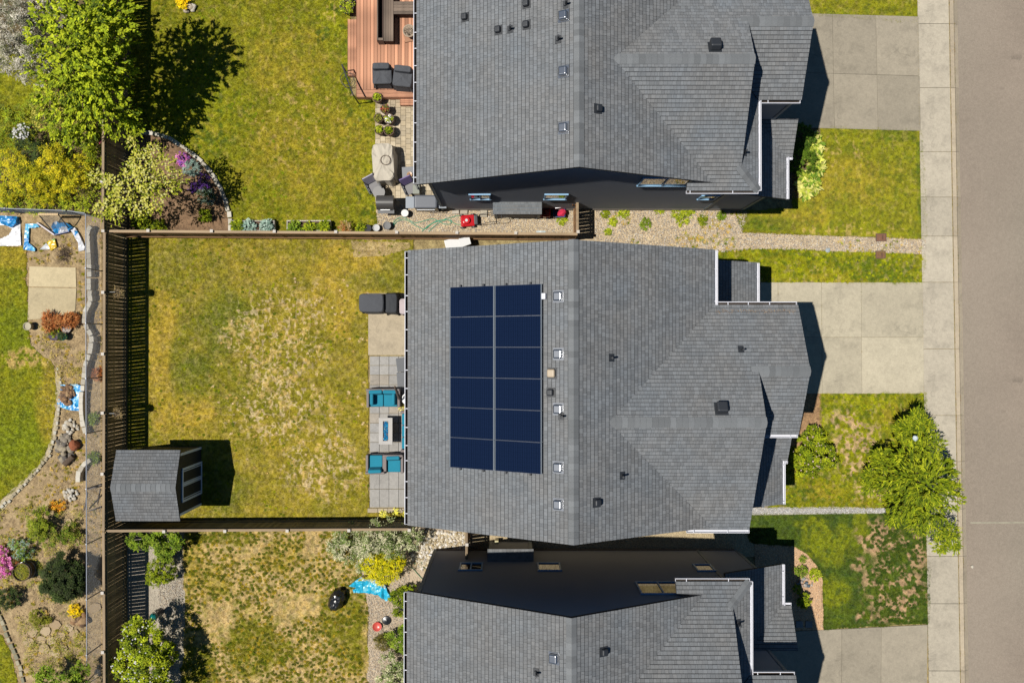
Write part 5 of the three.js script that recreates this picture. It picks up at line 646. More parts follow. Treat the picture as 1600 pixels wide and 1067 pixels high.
copyOf(scene.children.at(-1), at(618, 722, 0.1), Math.PI, 'wicker armchair with teal cushions, the one nearer the house', 'armchairs on the middle patio');
one('fire_table', 'white fire table with blue glass beads in the patio centre', 'table', at(606, 671), (t) => {
  part(t, 'base', MT.stone, (b) => b.box(0, 0.3, 0, 0.42, 0.6, 0.92, 0, A(140, 136, 134)));
  part(t, 'top', MT.stone, (b) => { for (const s of [-1, 1]) { b.box(s * 0.2, 0.63, 0, 0.17, 0.06, 1.12, 0, A(222, 218, 214)); b.box(0, 0.6295, s * 0.49, 0.232, 0.059, 0.14, 0, A(222, 218, 214)); } });
  part(t, 'burner_tray', MT.metal, (b) => b.box(0, 0.585, 0, 0.23, 0.02, 0.84, 0, [0.3, 0.3, 0.3]));
  const g = part(t, 'glass_beads', mat(S(14, 110, 150), 0.15, V), (b) => { for (let i = 0; i < 240; i++) b.at(new THREE.IcosahedronGeometry(0.02, 0), R(-0.085, 0.085), R(0.6, 0.625), R(-0.39, 0.39), R(0, 6), R(0, 6), 0, pick([[0.6, 0.8, 1], [1, 1, 1], [0.3, 0.5, 0.7], [2.2, 1.6, 1.4]])); }); g.userData.kind = 'stuff';
});
one('patio_lounger', 'grey folding lounger beside the gutter on the patio', 'chair', at(631, 582), (t) => { const m = mat(A(128, 130, 134), 0.9, { map: T.cloth }); part(t, 'seat', m, (b) => b.rbox(0, 0.34, 0.28, 0.55, 0.07, 0.62, 0.03)); part(t, 'backrest', m, (b) => b.rbox(0.05, 0.46, -0.34, 0.55, 0.07, 0.62, 0.03, 0, null, 0.35)); for (const x of [-0.2, 0.2]) for (const z of [-0.2, 0.5]) part(t, 'leg', MT.black, (b) => b.bar([x, 0.03, z], [x, 0.32, z - 0.1], 0.025, 0.025)); }, 0.08);
one('umbrella_pole', 'brown folded parasol leaning beside the loveseat', 'parasol', at(628, 632), (t) => { part(t, 'pole', mat(A(104, 80, 62), 0.6), (b) => b.limb([0, 0, 0], [0.05, 2.5, -0.9], 0.03, 0.03)); part(t, 'folded_canopy', MT.cloth, (b) => b.limb([0.01, 0.9, -0.32], [0.05, 2.45, -0.88], 0.07, 0.045, A(110, 92, 80))); part(t, 'foot', MT.stone, (b) => b.cyl(0, 0, 0, 0.24, 0.22, 0.07, 18, A(130, 120, 112))); });
one('side_table', 'small round white table half under the gutter beside the loveseat', 'table', at(639, 622), (t) => { part(t, 'top', MT.plastic, (b) => b.cyl(0, 0.5, 0, 0.25, 0.25, 0.03, 24, K.white)); part(t, 'leg', MT.plastic, (b) => b.cyl(0, 0, 0, 0.14, 0.03, 0.5, 12, K.white)); });
pot('flower_pot', 'low beige flower pot beside the loveseat and round table', 630, 636, 0.22, 0.3, K.beige, { pal: G.cream.concat(G.straw), cat: 'flower pot' });
for (const [x, y, l] of [[598, 803, 'pale flowering clump on the patio edging, the one farther from the house'], [618, 800, 'yellow flowering clump on the patio edging, the middle one'], [634, 804, 'pale flowering clump on the patio edging right beside the gutter']]) plant('edging_flower', l, 'flowers', [[x, y, 0.1, 0.13]], 90, [0.06, 0.035], G.cream, { flat: 0.6 });
// ---------------------------------------------------------------- upper deck and terrace
{
  const boards = boardMats(250, 184, 148, 5), t = thing('deck', 'red brown wooden deck of the upper house with picture frame edge', 'deck', at(600, 70)), o = t.position.toArray(), h = 0.4;
  const put = (n, x0, x1, z0, z1, y, th = 0.035) => { const m = new THREE.Mesh(boardG, pick(boards)); m.name = n; m.position.set((x0 + x1) / 2 - o[0], y - th / 2, (z0 + z1) / 2 - o[2]); m.scale.set(x1 - x0 - 0.016, th, z1 - z0 - 0.012); m.castShadow = m.receiveShadow = true; t.add(m); };
  const X0 = at(557, 70, h)[0], X1 = -2.97, Zs = at(600, 140, h)[2], Zt = -18; const n = Math.round((X1 - X0) / 0.145), w = (X1 - X0) / n;
  for (let i = 0; i < n; i++) { put('board', X0 + i * w, X0 + (i + 1) * w, Zt, Zs, h - R(0, 0.004)); }
  for (let k = 0; k < 2; k++) put('edge_board', X0, X1, Zs + k * 0.145, Zs + (k + 1) * 0.145, h);
  put('fascia', X0, X1, Zs + 0.29, Zs + 0.32, h - 0.01, 0.36); put('fascia', X0 - 0.03, X0, Zt, Zs + 0.32, h - 0.01, 0.36);
  const sx = at(543, 70, 0.2)[0], za = at(550, 30, 0.2)[2], zb = at(550, 118, 0.2)[2]; for (let i = 0; i < 3; i++) put('step_board', sx + i * (X0 - 0.03 - sx) / 3, sx + (i + 1) * (X0 - 0.03 - sx) / 3, za, zb, 0.2); put('step_riser', sx - 0.02, sx, za, zb, 0.18, 0.17); put('step_riser', sx, X0 - 0.03, zb, zb + 0.02, 0.18, 0.17);
  const qx = at(625, 155, 0.2)[0], qz = Zs + 0.33, q1 = at(625, 164, 0.2)[2], d = (q1 - qz) / 3; for (let i = 0; i < 3; i++) put('step_board', qx, qx + 1.4, qz + i * d, qz + (i + 1) * d, 0.2); put('step_riser', qx, qx + 1.4, q1, q1 + 0.02, 0.18, 0.17); put('step_riser', qx - 0.02, qx, qz, q1, 0.18, 0.17);
}
{
  const y0 = 0.4, t = thing('deck_bench', 'L shaped brown bench with a planter trough on the red deck', 'bench', at(604, 30, 0.4)), o = t.position.toArray(), taupe = boardMats(150, 132, 118, 4), dk = mat(A(84, 58, 48), 0.8, { map: T.wood }), X = (x, h) => at(x, 30, h)[0], Zz = (y, h) => at(600, y, h)[2], hs = y0 + 0.46;
  const bx = (n, m, x0, x1, za, zb, ya, yb) => { const q = new THREE.Mesh(boardG, m); q.name = n; q.position.set((x0 + x1) / 2 - o[0], (ya + yb) / 2 - o[1], (za + zb) / 2 - o[2]); q.scale.set(x1 - x0, yb - ya, zb - za); q.castShadow = q.receiveShadow = true; t.add(q); };
  const xa = X(599, hs), xb = X(614.5, hs), zb = Zz(64, hs), zt = -17;
  bx('base', dk, xa + 0.03, xb - 0.04, zt, zb - 0.03, y0, hs - 0.04); for (let i = 0; i < 4; i++) bx('seat_slat', taupe[i % 4], xa + i * (xb - xa) / 4, xa + (i + 1) * (xb - xa) / 4 - 0.007, zt, zb, hs - 0.04, hs);
  const z0 = Zz(2, hs), z1 = Zz(22, hs); bx('base', dk, xb - 0.02, X(668, hs), z0, z1 - 0.04, y0, hs - 0.04); for (let i = 0; i < 4; i++) bx('seat_slat', taupe[(i + 1) % 4], xb + 0.004, X(668, hs), z0 + i * (z1 - z0) / 4, z0 + (i + 1) * (z1 - z0) / 4 - 0.007, hs - 0.04, hs);
  const xr = X(587, hs + 0.3), xq = xa - 0.01; bx('trough_side', taupe[1], xr, xr + 0.045, zt, zb - 0.02, y0, hs + 0.06); bx('trough_side', dk, xq - 0.04, xq, zt, zb - 0.13, y0, hs + 0.02); bx('trough_end', taupe[2], xr, xq, zb - 0.12, zb - 0.02, y0, hs + 0.04); bx('trough_soil', mat(A(40, 34, 34), 0.95, { map: T.soil }), xr + 0.05, xq - 0.045, zt, zb - 0.13, y0, y0 + 0.1);
}
for (const [x, y, tn, s, l] of [[600, 121, 0.02, 1, 'chair under a dark grey cover on the red deck, farther from the house'], [632, 125, -0.12, 4, 'chair under a dark grey cover on the red deck, nearer the house']]) one('covered_chair', l, 'chair cover', at(x, y + 2, 0.4), (t) => { part(t, 'cover', MT.cloth, (b) => drape(b, 0, 0, 0.86, 0.88, 0.62, { taper: 0.93, k: K.char, s, ball: 0.22, bump: 0.05 })); part(t, 'back_cover', MT.cloth, (b) => drape(b, 0, -0.26, 0.82, 0.3, 0.86, { taper: 0.86, k: K.char, s: s + 2, ball: 0.3 })); }, tn, 'covered chairs on the red deck');
one('planter_pot', 'round pot with a dead plant on the red deck', 'pot', at(641, 54, 0.4), (t) => { part(t, 'pot', MT.stone, (b) => b.lathe([[0.16, 0.06], [0.25, 0.4], [0.27, 0.4], [0.27, 0.44], [0.22, 0.44], [0.2, 0.36], [0.001, 0.36]], 0, 0, 0, 20, A(206, 184, 160))); part(t, 'stand', MT.stone, (b) => { b.box(-0.02, 0.03, 0.06, 0.5, 0.06, 0.5, 0.2, A(200, 150, 118)); }); const b = new MB(); leaves(b, [[0, 0.42, 0, 0.16, 0.5]], 90, [0.1, 0.012], [A(70, 60, 50), A(130, 120, 110)], {}); b.build('dead_stems', MT.leaf, t); });
one('hand_rail', 'black metal hand rail sloping down from the corner of the red deck', 'railing', at(551, 148, 0), (t) => { const p = at(534, 101, 0.95), q = at(551, 147, 1.3), o = t.position; const L = (v) => [v[0] - o.x, v[1] - o.y, v[2] - o.z]; part(t, 'rail', MT.black, (b) => b.bar(L(p), L(q), 0.05, 0.04)); part(t, 'post', MT.black, (b) => b.bar(L([q[0], 0, q[2]]), L(q), 0.045, 0.045)); part(t, 'post', MT.black, (b) => b.bar(L([p[0], 0, p[2]]), L(p), 0.045, 0.045)); });
one('wire_hoop', 'large wire plant hoop in the grass beside the deck corner', 'plant hoop', at(545, 128), (t) => { for (const y of [0.1, 0.45]) part(t, 'ring', MT.black, (b) => b.tube(Array.from({ length: 12 }, (_, i) => [Math.cos(i * 0.5236) * 0.28, y, Math.sin(i * 0.5236) * 0.28]), 0.012, 5, null, true)); for (let i = 0; i < 4; i++) part(t, 'stake', MT.black, (b) => b.bar([Math.cos(i * 1.57) * 0.28, 0, Math.sin(i * 1.57) * 0.28], [Math.cos(i * 1.57) * 0.28, 0.45, Math.sin(i * 1.57) * 0.28], 0.012, 0.012)); });
pot('plant_pot', 'lime green potted plant on the grass beside the deck', 544, 15, 0.3, 0.35, K.pot, { pal: G.lime, sz: 1.0, n: 260 }); pot('plant_pot', 'dark potted plant cut off by the top edge beside the deck', 553, 0, 0.2, 0.3, K.pot, { pal: G.dark });
const PG = 'brown pots grouped on the upper terrace';
for (const [x, y, r, l, pal] of [[592, 157, 0.21, 'brown pot with yellow green plant standing alone by the deck step', G.lime], [604, 175, 0.2, 'brown pot with small succulent, topmost of the five grouped pots', G.olive.concat(G.red)], [594, 189, 0.2, 'brown pot with sparse plant, left one of the middle pair', G.olive], [610, 190, 0.22, 'brown pot with yellow leaves and white bloom, right one of the middle pair', G.lime.concat(G.white)], [595, 207, 0.2, 'brown pot with bright plant, left one of the lowest pair', G.lime], [610, 208, 0.22, 'brown pot with dense green plant, right one of the lowest pair', G.green]]) pot('plant_pot', l, x, y, r, 0.46, K.clay, { pal, group: PG, sz: 0.62, n: 130 });
one('covered_table', 'patio table under a crumpled beige cover with a hoop on top', 'table cover', at(603, 260), (t) => part(t, 'cover', MT.cloth, (b) => { drape(b, 0, 0, 1.0, 1.75, 0.86, { turn: 0.06, taper: 0.9, k: K.beige, s: 3, fold: 0.06, bump: 0.1, ball: 0.4 }); }));
one('metal_hoop', 'thin brown hoop lying on the beige table cover', 'hoop', at(602, 250, 0.94), (t) => part(t, 'ring', mat(A(110, 84, 62), 0.6), (b) => b.tube(Array.from({ length: 14 }, (_, i) => [Math.cos(i * 0.4488) * 0.2, 0.012, Math.sin(i * 0.4488) * 0.2]), 0.013, 5, null, true)));
one('square_table', 'grey square side table with a bowl beside the gutter', 'table', at(640, 274), (t) => { part(t, 'top', MT.plastic, (b) => b.rbox(0, 0.5, 0, 0.52, 0.03, 0.52, 0.012, 0.05, A(136, 138, 142))); for (const x of [-0.2, 0.2]) for (const z of [-0.2, 0.2]) part(t, 'leg', MT.black, (b) => b.box(x, 0.25, z, 0.03, 0.48, 0.03)); });
one('bowl', 'small tan bowl on the grey square table', 'bowl', at(640, 273, 0.515), (t) => part(t, 'bowl', MT.plastic, (b) => b.lathe([[0.05, 0], [0.11, 0.05], [0.12, 0.06], [0.09, 0.05], [0.001, 0.02]], 0, 0, 0, 16, A(190, 150, 112))));
for (const [x, y, tn, l] of [[585, 292, 0.5, 'folding chair with pale lavender cloth at the lawn edge of the terrace'], [641, 294, 0.45, 'folding chair with purple patterned cloth near the gutter corner']]) one('folding_chair', l, 'chair', at(x, y), (t) => { part(t, 'seat', MT.cloth, (b) => b.rbox(0, 0.42, 0.1, 0.5, 0.03, 0.46, 0.012, 0, A(150, 148, 150))); part(t, 'back_cloth', MT.cloth, (b) => b.rbox(0, 0.74, -0.2, 0.5, 0.56, 0.05, 0.02, 0, tn > 0.47 ? K.lav : A(150, 130, 186), -0.3)); for (const s of [-1, 1]) { part(t, 'arm', MT.black, (b) => b.bar([s * 0.28, 0.62, -0.18], [s * 0.28, 0.6, 0.34], 0.035, 0.03)); part(t, 'leg', MT.black, (b) => b.bar([s * 0.27, 0, -0.22], [s * 0.27, 0.6, 0.3], 0.025, 0.025)); part(t, 'leg', MT.black, (b) => b.bar([s * 0.26, 0, 0.34], [s * 0.26, 0.98, -0.34], 0.025, 0.025)); } }, tn, 'folding chairs below the terrace table');
one('round_table', 'small round grey table beside the barrel grill', 'table', at(595, 304), (t) => { part(t, 'top', MT.plastic, (b) => b.cyl(0, 0.52, 0, 0.26, 0.26, 0.03, 22, A(140, 138, 136))); part(t, 'leg', MT.black, (b) => b.cyl(0, 0, 0, 0.03, 0.03, 0.52, 8)); });
one('barrel_grill', 'dark barrel shaped grill standing at the lawn edge', 'grill', at(607, 322), (t) => { part(t, 'drum', MT.plastic, (b) => b.cyl(0, 0.85, 0, 0.3, 0.3, 0.72, 22, S(62, 60, 58), 0, Math.PI / 2)); part(t, 'shelf', MT.plastic, (b) => b.box(0, 0.72, 0.34, 0.7, 0.03, 0.2, 0, S(70, 70, 72))); part(t, 'handle', MT.metal, (b) => b.bar([-0.2, 0.92, 0.32], [0.2, 0.92, 0.32], 0.02, 0.02, [0.6, 0.6, 0.6])); for (const x of [-0.28, 0.28]) for (const z of [-0.2, 0.2]) part(t, 'leg', MT.black, (b) => b.bar([x, 0, z * 1.2], [x, 0.66, z], 0.035, 0.035)); });
one('gas_grill', 'grey gas grill with closed lid and two side shelves', 'grill', at(669, 322), (t) => { const k = S(82, 85, 92); part(t, 'lid', MT.plastic, (b) => { b.rbox(0, 0.98, 0, 0.98, 0.24, 0.58, 0.09, 0, k); }); part(t, 'cart', MT.plastic, (b) => b.box(0, 0.45, 0, 0.96, 0.82, 0.5, 0, S(52, 53, 56))); for (const s of [-1, 1]) part(t, 'side_shelf', MT.plastic, (b) => b.rbox(s * 0.68, 0.88, 0, 0.36, 0.04, 0.5, 0.015, 0, S(116, 122, 130))); part(t, 'handle', MT.steel, (b) => b.bar([-0.38, 0.98, 0.33], [0.38, 0.98, 0.33], 0.025, 0.025)); for (let i = 0; i < 4; i++) part(t, 'knob', MT.steel, (b) => b.cyl(-0.3 + i * 0.2, 0.8, 0.27, 0.03, 0.03, 0.04, 10, null, Math.PI / 2)); });
one('wooden_crate', 'yellow wooden crate beside the gas grill', 'crate', at(701, 315), (t) => { const m = boardMats(214, 164, 80, 3); for (let i = 0; i < 4; i++) part(t, 'slat', m[i % 3], (b) => b.box(-0.15 + i * 0.1, 0.42, 0, 0.09, 0.02, 0.4)); for (const s of [-1, 1]) { part(t, 'side', m[1], (b) => b.box(s * 0.2, 0.2, 0, 0.02, 0.4, 0.4)); part(t, 'end', m[0], (b) => b.box(0, 0.2, s * 0.2, 0.38, 0.4, 0.02)); } });
one('grey_box', 'grey green storage box at the house corner behind the gas grill', 'box', at(652, 299), (t) => { part(t, 'body', MT.plastic, (b) => b.rbox(0, 0.22, 0, 0.26, 0.44, 0.36, 0.02, 0, A(128, 132, 122))); part(t, 'lid', MT.plastic, (b) => b.rbox(0, 0.46, 0, 0.29, 0.04, 0.39, 0.015, 0, A(146, 150, 138))); });
one('white_bucket', 'white lidded bucket below the gas grill', 'bucket', at(634, 335), (t) => { part(t, 'pail', MT.plastic, (b) => b.cyl(0, 0, 0, 0.13, 0.155, 0.34, 18, K.white)); part(t, 'lid', MT.plastic, (b) => b.cyl(0, 0.34, 0, 0.16, 0.155, 0.03, 18, A(244, 244, 240))); });
const fw = stoneM([[206, 196, 176], [190, 176, 150], [216, 206, 190], [176, 164, 146]]);
{ const t = struct('stone_edging', at(760, 336)), o = t.position.toArray(); for (const [x, y, w, d] of [[712, 331, 0.3, 0.2], [725, 331, 0.32, 0.2], [741, 327, 0.38, 0.12], [796, 340, 0.3, 0.17], [807, 340, 0.2, 0.17], [822, 340, 0.34, 0.15], [756, 334, 0.3, 0.3], [770, 333, 0.2, 0.26]]) { const q = at(x, y), b = new MB(); b.rbox(q[0], 0.05, q[2], w, 0.1, d, 0.02, R(-0.1, 0.1)); b.build('edging_stone', pick(fw), t, o); } }
one('lawn_mower', 'red lawn mower with folded out black handle on the gravel', 'lawn mower', at(731, 346), (t) => {
  part(t, 'deck', MT.gloss, (b) => { b.rbox(0.02, 0.18, 0, 0.58, 0.16, 0.5, 0.06, 0, K.red); b.rbox(-0.2, 0.2, 0.02, 0.2, 0.14, 0.46, 0.06, 0, K.red); }); part(t, 'engine', MT.gloss, (b) => { b.cyl(-0.04, 0.25, 0, 0.16, 0.14, 0.12, 20, A(216, 40, 50)); b.cyl(-0.04, 0.36, 0, 0.07, 0.06, 0.03, 14, K.white); }); part(t, 'grass_chute', MT.plastic, (b) => b.rbox(0.36, 0.24, 0, 0.16, 0.2, 0.42, 0.03, 0, K.dark));
  for (const x of [-0.24, 0.24]) for (const z of [-0.27, 0.27]) part(t, 'wheel', MT.black, (b) => b.cyl(x, 0.1, z, 0.1, 0.1, 0.05, 16, null, Math.PI / 2)); part(t, 'handle', MT.black, (b) => { b.tube([[0.4, 0.25, 0.22], [1.0, 0.6, 0.2], [1.42, 0.82, 0.2], [1.46, 0.84, 0], [1.42, 0.82, -0.2], [1.0, 0.6, -0.2], [0.4, 0.25, -0.22]], 0.014, 6); b.bar([0.96, 0.59, -0.2], [0.96, 0.59, 0.2], 0.02, 0.02); });
}, 0.08);
const hoseM = mat(A(70, 176, 140), 0.5);
one('garden_hose', 'pale green garden hose snaking over the side yard gravel', 'hose', at(650, 348), (t) => { const o = t.position, L = (l) => l.map(([x, y]) => { const q = at(x, y); return [q[0] - o.x, 0.022 + R(0, 0.015), q[2] - o.z]; }); part(t, 'hose', hoseM, (b) => { b.tube(L([[614, 355], [616, 346], [625, 340], [636, 342], [648, 348], [660, 346], [676, 342], [684, 345], [694, 350], [703, 350], [706, 345], [697, 344], [688, 347], [678, 354], [668, 364]]), 0.014, 5); b.tube(L([[615, 352], [622, 345], [634, 344], [646, 350], [656, 356], [664, 358], [674, 350], [690, 344], [704, 340], [716, 337], [722, 336]]), 0.014, 5); b.tube(L([[659, 362], [670, 352], [684, 345], [700, 344], [712, 350], [722, 352]]), 0.014, 5); }).userData.kind = 'stuff'; });
one('toy_car', 'red plastic toy car by the wall of the upper house', 'toy', at(848, 335), (t) => { part(t, 'body', MT.gloss, (b) => { b.rbox(-0.22, 0.2, 0, 0.36, 0.3, 0.3, 0.08, 0, A(214, 24, 70)); b.rbox(0.15, 0.22, 0, 0.36, 0.36, 0.34, 0.08, 0, A(200, 20, 44)); }); part(t, 'seat', MT.plastic, (b) => b.rbox(0.16, 0.42, 0, 0.2, 0.06, 0.22, 0.02, 0, A(160, 20, 40))); for (const x of [-0.26, 0.22]) for (const z of [-0.19, 0.19]) part(t, 'wheel', MT.black, (b) => b.cyl(x, 0.08, z, 0.08, 0.08, 0.05, 12, null, Math.PI / 2)); });
one('blue_bin', 'blue open bin by the side gate', 'bin', at(873, 334), (t) => { part(t, 'tub', MT.plastic, (b) => { const k = A(24, 70, 150); b.box(0, 0.03, 0, 0.46, 0.03, 0.36, 0, k); for (const s of [-1, 1]) { b.box(s * 0.24, 0.2, 0, 0.025, 0.36, 0.4, 0, k); b.box(0, 0.2, s * 0.19, 0.455, 0.359, 0.025, 0, k); } }); });
one('red_bag', 'bright pink red bag stuffed in the blue bin', 'bag', at(877, 334, 0.06), (t) => part(t, 'bag', MT.cloth, (b) => { b.at(stoneG[1], 0, 0.22, 0, 0.3, 0.5, 0, A(230, 40, 84), [0.2, 0.2, 0.15]); }));
one('ladder', 'grey ladder leaning flat along the wall by the gate', 'ladder', at(882, 325), (t) => { for (const z of [-0.05, 0.05]) part(t, 'rail', MT.metal, (b) => b.box(0, 0.5 + z * 2, z, 0.9, 0.04, 0.03, 0, [0.5, 0.5, 0.52], 0, 0.1)); for (let i = 0; i < 7; i++) part(t, 'rung', MT.metal, (b) => b.box(-0.38 + i * 0.125, 0.5 + (-0.38 + i * 0.125) * 0.1, 0, 0.025, 0.03, 0.12, 0, [0.6, 0.6, 0.62])); }, 0.12);
one('plank', 'orange plank leaning on the gate fence', 'plank', at(894, 326), (t) => { for (let i = 0; i < 2; i++) part(t, 'plank', boardMats(210, 136, 60, 2)[i], (b) => b.box(-0.02 + i * 0.12, 0.7, 0, 0.1, 1.35, 0.03, -1.1, null, 0.12)); });
one('plastic_sheet', 'pale plastic sheet on the gravel by the fence', 'plastic sheet', at(845, 363), (t) => { const b = new MB(), o = t.position; crumple(b, px([[838, 361], [852, 360.5], [853, 365.5], [839, 366]]), { h: 0.06, k: A(200, 214, 218), s: 3 }); b.build('sheet', MT.plastic, t, o.toArray()); });
one('white_chair', 'white plastic lounger squeezed between the fence and middle house roof', 'chair', at(716, 381), (t) => { part(t, 'seat', MT.plastic, (b) => b.rbox(-0.2, 0.3, 0, 0.7, 0.05, 0.5, 0.02, 0, K.white)); part(t, 'backrest', MT.plastic, (b) => b.rbox(0.32, 0.5, -0.02, 0.56, 0.05, 0.5, 0.02, 0, K.white, 0, 0.6)); for (const x of [-0.45, 0.1]) for (const z of [-0.2, 0.2]) part(t, 'leg', MT.plastic, (b) => b.box(x, 0.14, z, 0.04, 0.28, 0.04, 0, K.white)); }, 0.25);
// raised beds
const whiteB = boardMats(226, 220, 210, 3);
for (const [x0, x1, l, ps] of [[363, 431, 'raised bed with white timber edge nearest the curved flower bed', [[371, 354, G.green], [388, 355, G.blue], [416, 353, G.blue]]], [450, 518, 'raised bed with white timber edge in the middle of the fence', [[460, 356, G.mid], [485, 357, G.green], [507, 355, G.green]]]]) {
  const t = thing('raised_bed', l, 'raised bed', at((x0 + x1) / 2, 354), 0, 'raised beds along the fence'), w = (x1 - x0) / 36.2, d = 0.42, h = 0.26;
  for (const s of [-1, 1]) { part(t, 'edge_board', pick(whiteB), (b) => b.box(0, h / 2, s * d / 2, w, h, 0.05)); part(t, 'end_board', pick(whiteB), (b) => b.box(s * (w / 2 - 0.025), h / 2 - 0.002, 0, 0.05, h, d - 0.052)); }
  part(t, 'soil', MT.soil(A(110, 84, 66)), (b) => b.box(0, 0.1, 0, w - 0.1, 0.2, d - 0.05));
  for (const [i, [x, y, pal]] of ps.entries()) plant('vegetable_plant', `leafy vegetable, ${['left', 'middle', 'right'][i]} one in the raised bed ${x0 < 400 ? 'nearest the flower bed' : 'in the middle of the fence'}`, 'plant', [[x, y, 0.32, 0.22]], 150, [0.14, 0.08], pal, { spray: 1.3, flat: 0.6, group: 'vegetables in the raised beds' });
}
plant('dead_plant', 'dry brown potted plant on the upper side of the fence', 'plant', [[539, 355, 0.35, 0.22]], 260, [0.1, 0.02], G.straw.concat(G.rust), {}); plant('garden_shrub', 'small green plant right of the dry brown one by the fence', 'plant', [[564, 358, 0.2, 0.2]], 240, [0.08, 0.05], G.green);
pot('plant_pot', 'black pot beside the green plant, leftmost by the gravel yard', 576, 358, 0.16, 0.25, K.dark); pot('plant_pot', 'white pot third from the raised beds by the gravel yard', 589, 357, 0.15, 0.22, K.white); pot('plant_pot', 'grey pot nearest the hose end by the fence', 606, 354, 0.17, 0.28, K.grey);
// ---------------------------------------------------------------- left yard
const curbStone = stoneM([[238, 230, 214], [222, 214, 198], [244, 236, 220], [206, 196, 178]]);
function blockLine(name, list, h, w, d, mats, label, cat, wall) {  // list of [px, py, turn]
  const q0 = at(list[0][0], list[0][1]), t = wall ? thing(name, label, cat, q0) : struct(name, q0);
  list.forEach(([x, y, tn], i) => { const q = at(x, y), b = new MB(); b.rbox(0, 0, 0, w * R(0.92, 1.04), h, d * R(0.92, 1.06), 0.025); const m = b.build(wall ? 'block' : 'edging_stone', pick(mats), t); m.position.set(q[0] - q0[0], h / 2 - 0.01 + R(-0.01, 0.01), q[2] - q0[2]); m.rotation.y = tn + R(-0.06, 0.06); });
  return t;
}
const walk = (pts, step) => { const c = new THREE.CatmullRomCurve3(pts.map(([x, y]) => { const q = at(x, y); return new THREE.Vector3(q[0], 0, q[2]); })), n = Math.round(c.getLength() / step), out = []; for (let i = 0; i <= n; i++) { const p = c.getPointAt(i / n), g = c.getTangentAt(i / n); out.push([p.x, p.z, Math.atan2(-g.z, g.x)]); } return out; };
function edging(name, pts, step, w, h, d, mats, jit = 0.02) {
  const l = walk(pts, step), q0 = [l[0][0], 0, l[0][1]], t = struct(name, q0);
  for (const [x, z, tn] of l) { const b = new MB(); b.rbox(0, 0, 0, w * R(0.85, 1.05), h, d * R(0.85, 1.1), 0.02); const m = b.build('edging_stone', pick(mats), t); m.position.set(x - q0[0] + R(-jit, jit), h / 2 - 0.01, z - q0[2] + R(-jit, jit)); m.rotation.y = tn + R(-0.1, 0.1); }
}
edging('flower_bed_edging', [[214, 206], [252, 212], [282, 227], [310, 248], [334, 276], [350, 308], [358, 335], [360, 358]], 0.31, 0.3, 0.12, 0.17, curbStone);
blockLine('retaining_wall', [[144, 359, 0.9], [142, 366, 1.3], [142, 374, 1.5], [142.5, 383, 1.57], [143, 392, 1.57], [143.5, 401, 1.57], [144, 410, 1.6], [144.5, 419, 1.57], [145, 429, 1.57], [144, 440, 1.6], [144, 449, 1.57], [145, 459, 1.5], [146, 467, 1.7], [144, 476, 1.2], [140, 484, 1.1], [138, 492, 1.5], [137, 501, 1.6], [140, 511, 1.9], [145, 520, 2.1], [148, 530, 1.7], [147, 540, 1.5], [146, 548, 1.4], [142.5, 558, 1.3], [139, 568, 1.3], [137.5, 577, 1.45], [136.5, 586, 1.5], [135, 596, 1.5], [134, 606, 1.5], [132, 616, 1.5], [131.6, 625, 1.57], [131.6, 634, 1.57], [131.8, 643, 1.6], [133, 652, 1.7], [134.5, 661, 1.75], [137, 671, 1.8]], 0.34, 0.26, 0.2, curbStone, 'winding wall of pale concrete blocks beside the chain link fence', 'wall', true);
blockLine('retaining_wall', [[141, 720, 0.6], [135, 725, 0.9], [131, 731, 1.1], [127, 739, 1.4], [126, 747, 1.6]], 0.3, 0.28, 0.2, curbStone, 'short curved row of five pale blocks below the winding block wall', 'wall', true);
edging('garden_path_edging', [[92, 575], [95, 600], [92, 640], [86, 680], [76, 712], [55, 738], [30, 765], [0, 795], [-50, 830]], 0.2, 0.15, 0.08, 0.12, stoneM([[214, 204, 180], [190, 178, 150], [226, 220, 204]]), 0.04);
edging('garden_path_edging', [[-4, 955], [8, 985], [20, 1015], [30, 1040], [38, 1075], [42, 1110]], 0.26, 0.24, 0.08, 0.16, stoneM([[200, 190, 160], [176, 168, 140], [160, 156, 130]]), 0.03);
sheet('garden_path', rough(px([[86, 575], [96, 600], [92, 645], [86, 684], [76, 716], [54, 742], [28, 770], [0, 800], [-60, 845], [-60, 825], [0, 782], [30, 754], [62, 724], [78, 690], [86, 640], [86, 610]]), 0.05), 0.009, MT.gravel(A(190, 178, 150)));
{ const t = struct('flagstone_path', at(75, 995)), o = t.position.toArray(), m = stoneM([[206, 180, 140], [196, 170, 132], [214, 190, 152]]); for (const [x, y, r] of [[51, 987, 0.26], [71, 986, 0.26], [86, 975, 0.26], [94, 994, 0.24], [45, 1003, 0.24], [64, 999, 0.24], [80, 1000, 0.24], [69, 1013, 0.26], [86, 1018, 0.26], [107, 981, 0.22], [115, 989, 0.22], [112, 975, 0.16], [100, 1012, 0.16], [148, 949, 0.28], [104, 818, 0.3]]) { const n = 7, p = Array.from({ length: n }, (_, i) => { const a = i / n * 6.283 + R(-0.25, 0.25), q = r * R(0.82, 1.12); return [Math.cos(a) * q, Math.sin(a) * q * 0.85]; }), b = new MB(); b.prism(p, 0, 0.05); const f = b.build('flagstone', pick(m), t), q = at(x, y); f.position.set(q[0] - o[0], -0.01, q[2] - o[2]); } }
